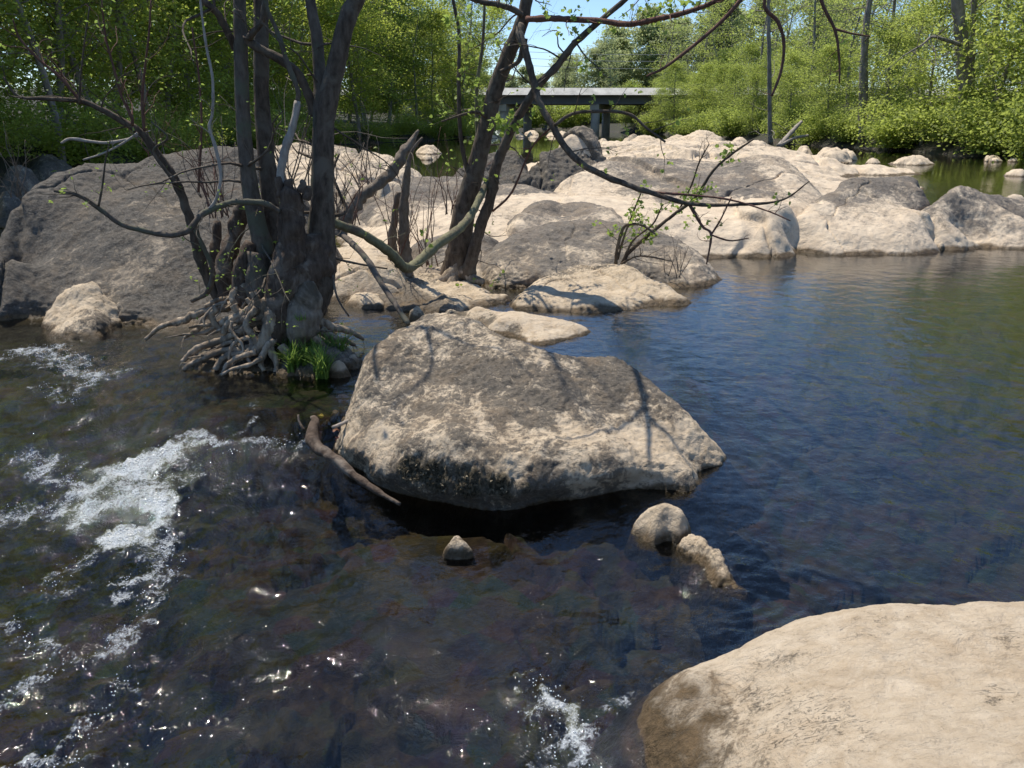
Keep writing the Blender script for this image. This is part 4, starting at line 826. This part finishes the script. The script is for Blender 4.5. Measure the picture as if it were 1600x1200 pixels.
bare_shrub('small leafless shrub on the top ridge of the massive boulder', 250, 245, 10.2, 8, .9)
# ------------------------------------------------------------------ woods
def leafquads(centres, size, flat=.5, seed=0):
    r = np.random.default_rng(seed); n = len(centres)
    nr = r.normal(size=(n, 3)); nr[:, 2] = np.abs(nr[:, 2])+flat; nr /= np.linalg.norm(nr, axis=1)[:, None]
    a = np.cross(nr, r.normal(size=(n, 3))); a /= np.linalg.norm(a, axis=1)[:, None]; b = np.cross(nr, a)
    s = size*r.uniform(.6, 1.3, n)[:, None]
    V = np.stack([centres-a*s*.6, centres-b*s*.38+nr*s*.1, centres+a*s*.6, centres+b*s*.38+nr*s*.1], 1).reshape(-1, 3)
    return V, np.arange(n*4).reshape(-1, 4)
def make_tree(label, h, w, nl, ls, leafmat, seed, base=.12, sparse=False, droop=0, trunk_r=.16, lean=0):
    r = np.random.default_rng(seed); e = empty('tree', (0, 0, 0)); tag(e, label, 'tree')
    mb = MB(); tp = [np.array([0., 0, -.3])]; d = np.array([lean, 0, 1.])
    for k in range(9): d = d+r.normal(size=3)*np.array([.09, .09, 0]); tp.append(tp[-1]+d/np.linalg.norm(d)*h*.98/9)
    tp = np.array(tp); tr = trunk_r*np.linspace(1, .12, 10)**.9; mb.tube(tp, tr, 9, .06, 3)
    cl = []
    nb = 34 if not sparse else 26
    for k in range(nb):
        u = base+(1-base)*((k+.5)/nb); zc = u*9; i = int(min(8, zc)); p0 = tp[i]*(1-(zc-i))+tp[i+1]*(zc-i)
        prof = math.sin(math.pi*min(1, (u-base)/(1-base)*.80+.16))**.7
        L = w*prof*r.uniform(.55, 1.12); a = k*2.4+r.uniform(-.6, .6)
        dd = np.array([math.cos(a), math.sin(a), r.uniform(.05, .75)-droop]); q = [p0]
        for j in range(5): dd = dd+r.normal(size=3)*.18; q.append(q[-1]+dd/np.linalg.norm(dd)*L/5)
        q = np.array(q); rr = np.linspace(trunk_r*.30*(1-u*.6), .008, 6); mb.tube(q, rr, 5, seg=2)
        for j in range(5):
            m = r.integers(2, 5); pq = q[m]+(q[m+1]-q[m])*r.uniform(); ds = r.normal(size=3); ds[2] = abs(ds[2])*.5; ds /= np.linalg.norm(ds); q2 = [pq]
            for jj in range(3): ds = ds+r.normal(size=3)*.3; q2.append(q2[-1]+ds/np.linalg.norm(ds)*L*.16)
            mb.tube(np.array(q2), [.016, .012, .008, .004], 3, smooth=False); cl += [q2[1], q2[2], q2[3]]
        cl += list(q[2:])
    mb.build('trunk', M['far_bark'], e)
    cl = np.array(cl); w8 = r.uniform(.15, 1, len(cl))**1.5; w8 /= w8.sum()
    idx = r.choice(len(cl), nl, p=w8); rad = w*(.13 if not sparse else .12)*r.uniform(.5, 1.5, len(cl))[idx]
    off = r.normal(size=(nl, 3))*np.array([1, 1, .5]); c = cl[idx]+off*rad[:, None]; c[:, 2] = np.maximum(c[:, 2], .15)
    V, Q = leafquads(c, ls, .7, seed)
    ct = r.uniform(0, 1, len(cl))[idx]; t = np.clip(.55*ct+.45*r.uniform(0, 1, nl), 0, 1)
    mesh('crown', V, Q, M[leafmat], e, False, {'tone': np.repeat(t, 4)})
    return e
def make_bush(h, w, nl, ls, leafmat, seed):
    r = np.random.default_rng(seed); e = empty('bush', (0, 0, 0)); mb = MB(); cl = []
    for k in range(16):
        a = r.uniform(0, 6.28); d = np.array([math.cos(a)*.8, math.sin(a)*.8, 1.0]); q = [np.array([r.uniform(-.2, .2)*w, r.uniform(-.2, .2)*w, -.2])]
        for j in range(5): d = d+r.normal(size=3)*.25; q.append(q[-1]+d/np.linalg.norm(d)*h*r.uniform(.16, .26))
        mb.tube(np.array(q), np.linspace(.03, .006, 6), 4, seg=2); cl += q[1:]
    mb.build('stem', M['far_bark'], e); cl = np.array(cl); idx = r.integers(0, len(cl), nl); rad = w*.2*r.uniform(.4, 1.4, len(cl))[idx]
    c = cl[idx]+r.normal(size=(nl, 3))*np.array([1, 1, .6])*rad[:, None]; c[:, 2] = np.maximum(c[:, 2], .05); V, Q = leafquads(c, ls, .6, seed)
    t = np.clip(.6*r.uniform(0, 1, len(cl))[idx]+.4*r.uniform(0, 1, nl), 0, 1)
    mesh('foliage', V, Q, M[leafmat], e, False, {'tone': np.repeat(t, 4)}); return e
class Kind:
    def __init__(s, mk): s.src = mk; s.used = False
    def place(s, x, y, zz, sc, label, cat, group):
        o = s.src if not s.used else copy_tree(s.src); s.used = True
        o.location = (x, y, zz); o.rotation_euler = (0, 0, random.uniform(0, 6.28)); k = sc*random.uniform(.9, 1.12); o.scale = (sc, sc, k)
        tag(o, label, cat, group); return o
def gz(x, y):
    l = float(left_bank(y)); r_ = float(right_bank(y)); d = max(l-x, x-r_)
    return max(0.05, (sstep(-1.0, 1.6, d)*1.0+min(max(d, 0), 60)*.07)+float(sstep(150, 175, y))*3)-.15
KL = [Kind(make_tree('t', 14, 4.2, 17000, .16, 'leaf_left', 11+i, .1)) for i in range(3)]
KLs = [Kind(make_tree('t', 16, 3.8, 3200, .14, 'leaf_left', 21+i, .25, True, 0, .17)) for i in range(2)]
KLb = [Kind(make_bush(2.6, 2.4, 9000, .12, 'leaf_left', 31+i)) for i in range(3)]
KR = [Kind(make_tree('t', 13, 4.4, 10500, .19, 'leaf_right', 41+i, .08)) for i in range(3)]
KRs = [Kind(make_tree('t', 17, 4.2, 2600, .18, 'leaf_right', 51+i, .3, True, 0, .2)) for i in range(3)]
KRb = [Kind(make_bush(3.2, 3.0, 9000, .18, 'leaf_right', 61+i)) for i in range(2)]
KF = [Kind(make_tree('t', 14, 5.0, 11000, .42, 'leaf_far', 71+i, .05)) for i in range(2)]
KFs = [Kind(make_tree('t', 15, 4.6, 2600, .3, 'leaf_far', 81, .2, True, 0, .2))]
KP = [Kind(make_tree('t', 18, 3.6, 12000, .3, 'leaf_pine', 91, .18, False, .3, .2))]
lab = ['leafy tree in the front row of the shady left bank', 'leafy tree behind the front row of the left bank', 'tall leafy tree deep in the left bank wood']
for row, (off, step) in enumerate([(1.6, 4.0), (5.5, 5.0), (10.5, 6.5), (17, 9)]):
    y = 20.5+row*1.5
    while y < 104:
        x = float(left_bank(y))-off-random.uniform(-1, 1.3); KL[random.randrange(3)].place(x, y+random.uniform(-1, 1), gz(x, y), (random.uniform(.85, 1.25)+.08*row)*(.8 if y < 30 else 1), lab[min(row, 2)], 'tree', 'trees on the left bank')
        y += step*random.uniform(.8, 1.25)*(1+y/130)
y = 22.0
while y < 95:
    x = float(left_bank(y))-random.uniform(0, 3); KLs[random.randrange(2)].place(x, y, gz(x, y), random.uniform(.7, 1.1), 'thin half bare grey stemmed tree at the edge of the left bank', 'tree', 'half bare trees on the left bank'); y += random.uniform(2.5, 6)*(1+y/100)
y = 13
while y < 100:
    x = float(left_bank(y))-random.uniform(-.5, 1.0); KLb[random.randrange(3)].place(x, y, gz(x, y), random.uniform(.7, 1.3), 'low bush overhanging the water along the left bank', 'bush', 'bushes along the left bank'); y += random.uniform(1.8, 3.6)*(1+y/90)
lab = ['bright green tree leaning over the water on the right bank', 'fresh green tree behind the front row of the right bank', 'tall fresh green tree deep in the right bank wood']
for row, (off, step) in enumerate([(.7, 4.6), (7, 6.5), (14, 8), (24, 12)]):
    y = 34.0+row*2
    while y < 135:
        x = float(right_bank(y))+off+random.uniform(-1, 1.3)
        sc = (.5 if y > 60 else .64 if y > 48 else .98)*random.uniform(.85, 1.15)*(1+.07*row)
        KR[random.randrange(3)].place(x, y, gz(x, y), sc, lab[min(row, 2)], 'tree', 'trees on the right bank'); y += step*random.uniform(.8, 1.2)*(1+y/240)
for row in range(4):
    y = 40.0+row*3
    while y < 125:
        x = float(right_bank(y))+5+row*8+random.uniform(-2, 2); KRs[random.randrange(3)].place(x, y, gz(x, y), random.uniform(.8, 1.15), 'tall half bare grey trunked tree standing above the green thicket on the right', 'tree', 'half bare trees on the right bank'); y += random.uniform(6, 12)
y = 32
while y < 118:
    x = float(right_bank(y))+random.uniform(-.8, .8); KRb[random.randrange(2)].place(x, y, gz(x, y), random.uniform(.45, 1.15), 'bush at the foot of the right bank thicket', 'bush', 'bushes along the right bank'); y += random.uniform(2.2, 4.8)*(1+y/120)
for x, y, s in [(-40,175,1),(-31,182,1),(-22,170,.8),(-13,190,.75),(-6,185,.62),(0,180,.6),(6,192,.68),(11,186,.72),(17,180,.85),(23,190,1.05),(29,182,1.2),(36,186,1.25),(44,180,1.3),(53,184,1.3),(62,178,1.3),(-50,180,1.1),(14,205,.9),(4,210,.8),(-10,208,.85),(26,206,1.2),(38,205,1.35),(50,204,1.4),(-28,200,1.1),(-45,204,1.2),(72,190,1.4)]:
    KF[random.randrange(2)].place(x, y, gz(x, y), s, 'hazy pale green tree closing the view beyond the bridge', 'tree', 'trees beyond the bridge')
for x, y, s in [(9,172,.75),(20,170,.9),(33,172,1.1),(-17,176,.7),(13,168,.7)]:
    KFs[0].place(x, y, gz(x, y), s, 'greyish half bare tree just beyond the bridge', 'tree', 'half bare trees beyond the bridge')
for i in range(26):
    x = -30+i*3.4+random.uniform(-1, 1); y = random.uniform(150, 166); KRb[random.randrange(2)].place(x, y, gz(x, y), random.uniform(1.0, 1.6), 'low bush on the far bank seen under the bridge', 'bush', 'bushes beyond the bridge')
for px_, Y_, s_ in [(1052, 104, .62), (1085, 96, .6), (1120, 100, .7)]:
    b = P(px_, 205, Y_); KR[1].place(b[0], b[1], .9, s_, 'light green tree at the near side of the right end of the bridge', 'tree', 'trees at the bridge end')
b = P(1085, 205, 125); KP[0].place(b[0], b[1], gz(b[0], b[1])+.2, .92, 'dark needled pine rising beside the open sky', 'tree', None)
# right-hand bare trunks that stand out
for pts, Y, l in [([(1480,-60,7),(1495,0,9),(1500,40,9.5),(1504,80,10),(1508,150,10),(1510,235,11)], 46, 'thick grey leaning trunk high in the right bank wood'), ([(1524,-60,3),(1522,0,4),(1520,60,4.5),(1518,120,5),(1518,235,6)], 47, 'slim grey trunk just right of the thick leaning one'),
                  ([(1368,-50,3.5),(1359,0,4.5),(1353,45,5),(1350,90,6),(1348,225,7)], 56, 'straight grey trunk against a patch of sky on the right'), ([(1200,-40,2),(1201,35,3),(1202,100,3.2),(1203,190,3.6),(1204,226,4)], 62, 'thin pale trunk above the rock flats')]:
    e = empty('bare_tree', P(pts[-1][0], pts[-1][1], Y)); tag(e, l, 'tree'); branch(e, 'trunk', pts, Y, Y, 'far_bark', tw=12, tl=3.2, lev=3, up=.6, n=9, f=2, start=0)
e = empty('fallen_log', P(1225, 228, 52)); tag(e, 'bleached fallen log leaning on the right bank at the end of the rock flats', 'log')
branch(e, 'log', [(1252,190,2.5),(1240,203,3.5),(1228,216,4),(1217,229,4.5)], 50, 48, 'pale_wood', n=8, f=2, tw=3, tl=1.5); branch(e, 'limb', [(1262,212,2),(1240,216,2.4),(1222,226,3)], 50, 48, 'pale_wood', n=8, f=2)
e = empty('fallen_log', P(180, 235, 16)); tag(e, 'pale fallen limb lying across the left bank above the massive boulder', 'log')
branch(e, 'log', [(95,224,1.5),(110,217,2.6),(140,221,2.6),(170,223,2.4),(205,216,2),(235,204,1)], 13.5, 13.8, 'pale_wood', n=8, f=4, tw=3, tl=.4)
e = empty('bare_tree', P(1480, 60, 44)); tag(e, 'grey dead limb sticking out of the right bank foliage', 'dead branch'); branch(e, 'limb', [(1500,70,3),(1470,60,2.6),(1455,58,2),(1440,70,1.5),(1410,88,1)], 44, 42, 'far_bark', tw=10, tl=2.4, lev=3, n=6, f=2)
# ------------------------------------------------------------------ bridge
def zat(py, Y): return P(800, py, Y)[2]
BR = empty('road_bridge', (8, 120, 0)); tag(BR, 'grey concrete road bridge on round piers crossing the river in the distance', 'bridge')
zt = zat(138.5, 116); zs = zat(148, 116); zg = zat(162.5, 116); ybot = -1.0
mb = MB(); mb.box((-45, 116, zs), (70, 127, zs+.35)); mb.build('deck', M['concrete'], BR, False)
for y0 in (115.85, 126.9):
    mb = MB(); V = [(x_, y0+dy_, z_) for x_ in (-45, 70) for dy_, z_ in ((-.95, zs-.05), (.35, zs-.05), (.35, zt+.1), (.12, zt+.1))]
    mb.add(V, [(0,1,2,3),(7,6,5,4),(0,3,7,4),(3,2,6,7),(2,1,5,6),(1,0,4,5)]); mb.build('parapet', M['parapet'], BR, False)
for y0 in (116.4, 119.4, 122.4, 125.4):
    mb = MB(); mb.box((-45, y0, zg), (70, y0+.5, zs)); mb.box((-45, y0-.25, zg-.003), (70, y0+.75, zg+.22)); mb.box((-45, y0-.2, zs-.25), (70, y0+.7, zs-.003)); mb.build('girder', M['girder'], BR, False)
for xs in ([788, 824], [929.5, 946.5], [1090, 1106], [640, 664]):
    ys = (117.2, 125.8); c = [P(xs[0], 200, ys[0]), P(xs[1], 200, ys[1])]
    for k in (0, 1):
        r_ = .62; mb = MB(); mb.tube(np.array([[c[k][0], ys[k], ybot], [c[k][0], ys[k], zg-.6]]), [r_, r_], 20, smooth=False); mb.build('pier', M['concrete'], BR, True)
    d = c[1]-c[0]; a = c[0][:2]-d[:2]/np.linalg.norm(d[:2])*.9; b = c[1][:2]+d[:2]/np.linalg.norm(d[:2])*.9; s = np.array([d[1], -d[0]])/np.linalg.norm(d[:2])*.62
    V = [(*(a-s), zg-.95), (*(a+s), zg-.95), (*(b+s), zg-.95), (*(b-s), zg-.95), (*(a-s), zg-.01), (*(a+s), zg-.01), (*(b+s), zg-.01), (*(b-s), zg-.01)]
    mb = MB(); mb.add(V, [(0,3,2,1),(4,5,6,7),(0,1,5,4),(1,2,6,5),(2,3,7,6),(3,0,4,7)]); mb.build('pier_cap', M['concrete'], BR, False)
for py0, py1, l in [(80, 78, 'topmost overhead wire seen above the bridge'), (90, 89, 'middle overhead wire seen above the bridge'), (101, 101, 'lowest overhead wire seen above the bridge')]:
    mb = MB(); A, B_ = P(700, py0-6, 150), P(1300, py1-4, 150); t = np.linspace(0, 1, 12)[:, None]; q = A+(B_-A)*t; q[:, 2] -= (1.2*np.sin(np.pi*t))[:, 0]; mb.tube(q, [.035]*12, 5, smooth=False)
    o = mb.build('power_line', M['wire'], None, True, loc=q[0]); tag(o, l, 'wire')
# ------------------------------------------------------------------ moss fringe on the main boulder
pts = []
mw = [P(a, b, v) for a, b, v in [(640,735,.08),(670,745,.05),(700,752,.05),(730,757,.04),(780,762,.04),(830,768,.03)]]
me = main.data; co = np.zeros(len(me.vertices)*3, np.float32); me.vertices.foreach_get('co', co); co = co.reshape(-1, 3)+np.array(main.location)
nn = np.zeros(len(me.vertices)*3, np.float32); me.vertices.foreach_get('normal', nn); nn = nn.reshape(-1, 3)
at = np.zeros(len(co), np.float32); me.attributes['moss'].data.foreach_get('value', at)
cand = np.where((at+.5*fbm(co*14, 3) > .62) & (co[:, 2] > -.14))[0]
V = []; Fc = []; tone = []
for i in rng.choice(cand, min(len(cand), 9000), replace=len(cand) < 9000):
    b = co[i]+rng.normal(size=3)*.003; d = nn[i]*.8+rng.normal(size=3)*.7+np.array([0, 0, -.25]); d /= np.linalg.norm(d); l = .013*random.uniform(.4, 1.5); s = np.cross(d, rng.normal(size=3)); s = s/np.linalg.norm(s)*l*.32
    k = len(V); V += [b-s, b+s, b+d*l+s*.2, b+d*l*.9-s*.4]; Fc.append((k, k+1, k+2, k+3)); t = random.random(); tone += [t]*4
M['moss'] = leaf_mat('dry_moss', (.03, .026, .014), (.26, .21, .13), .1, .02)
if V: mesh('moss_fringe', np.array(V)-np.array(main.location), Fc, M['moss'], main, False, {'tone': tone})['kind'] = 'stuff'
# ------------------------------------------------------------------ light, sky, camera
SAZ, SEL = R(-44), R(65)
w = bpy.data.worlds.new('World'); bpy.context.scene.world = w; w.use_nodes = True
nt = w.node_tree; sky = nt.nodes.new('ShaderNodeTexSky'); sky.sky_type = 'NISHITA'; sky.sun_disc = False; sky.sun_elevation = SEL; sky.sun_rotation = SAZ % (2*math.pi)
sky.air_density = 1.0; sky.dust_density = .1; sky.ozone_density = 5.0; sky.altitude = 1200
bg = nt.nodes['Background']; bg.inputs[1].default_value = .13; nt.links.new(sky.outputs[0], bg.inputs[0])
L = bpy.data.lights.new('sun', 'SUN'); L.energy = 4.3; L.angle = R(.53); L.color = (1, .93, .82)
lo = bpy.data.objects.new('sun', L); C.objects.link(lo)
from mathutils import Vector
sd = Vector((math.sin(SAZ)*math.cos(SEL), math.cos(SAZ)*math.cos(SEL), math.sin(SEL)))
lo.rotation_euler = sd.to_track_quat('Z', 'Y').to_euler(); lo.location = (0, 0, 30)
cam = bpy.data.cameras.new('camera'); co_ = bpy.data.objects.new('camera', cam); C.objects.link(co_)
co_.location = (0, 0, H); co_.rotation_euler = (math.pi/2-PITCH, 0, 0); cam.sensor_width = 36; cam.lens = 36*F/1600; cam.clip_end = 2000; cam.clip_start = .05
sc = bpy.context.scene; sc.camera = co_
sc.view_settings.view_transform = 'Standard'; sc.view_settings.look = 'None'; sc.view_settings.exposure = .38; sc.view_settings.gamma = 1
sc.cycles.max_bounces = 8; sc.cycles.transparent_max_bounces = 12; sc.cycles.caustics_reflective = False; sc.cycles.caustics_refractive = False
sc.cycles.use_denoising = True; sc.cycles.sample_clamp_indirect = 6
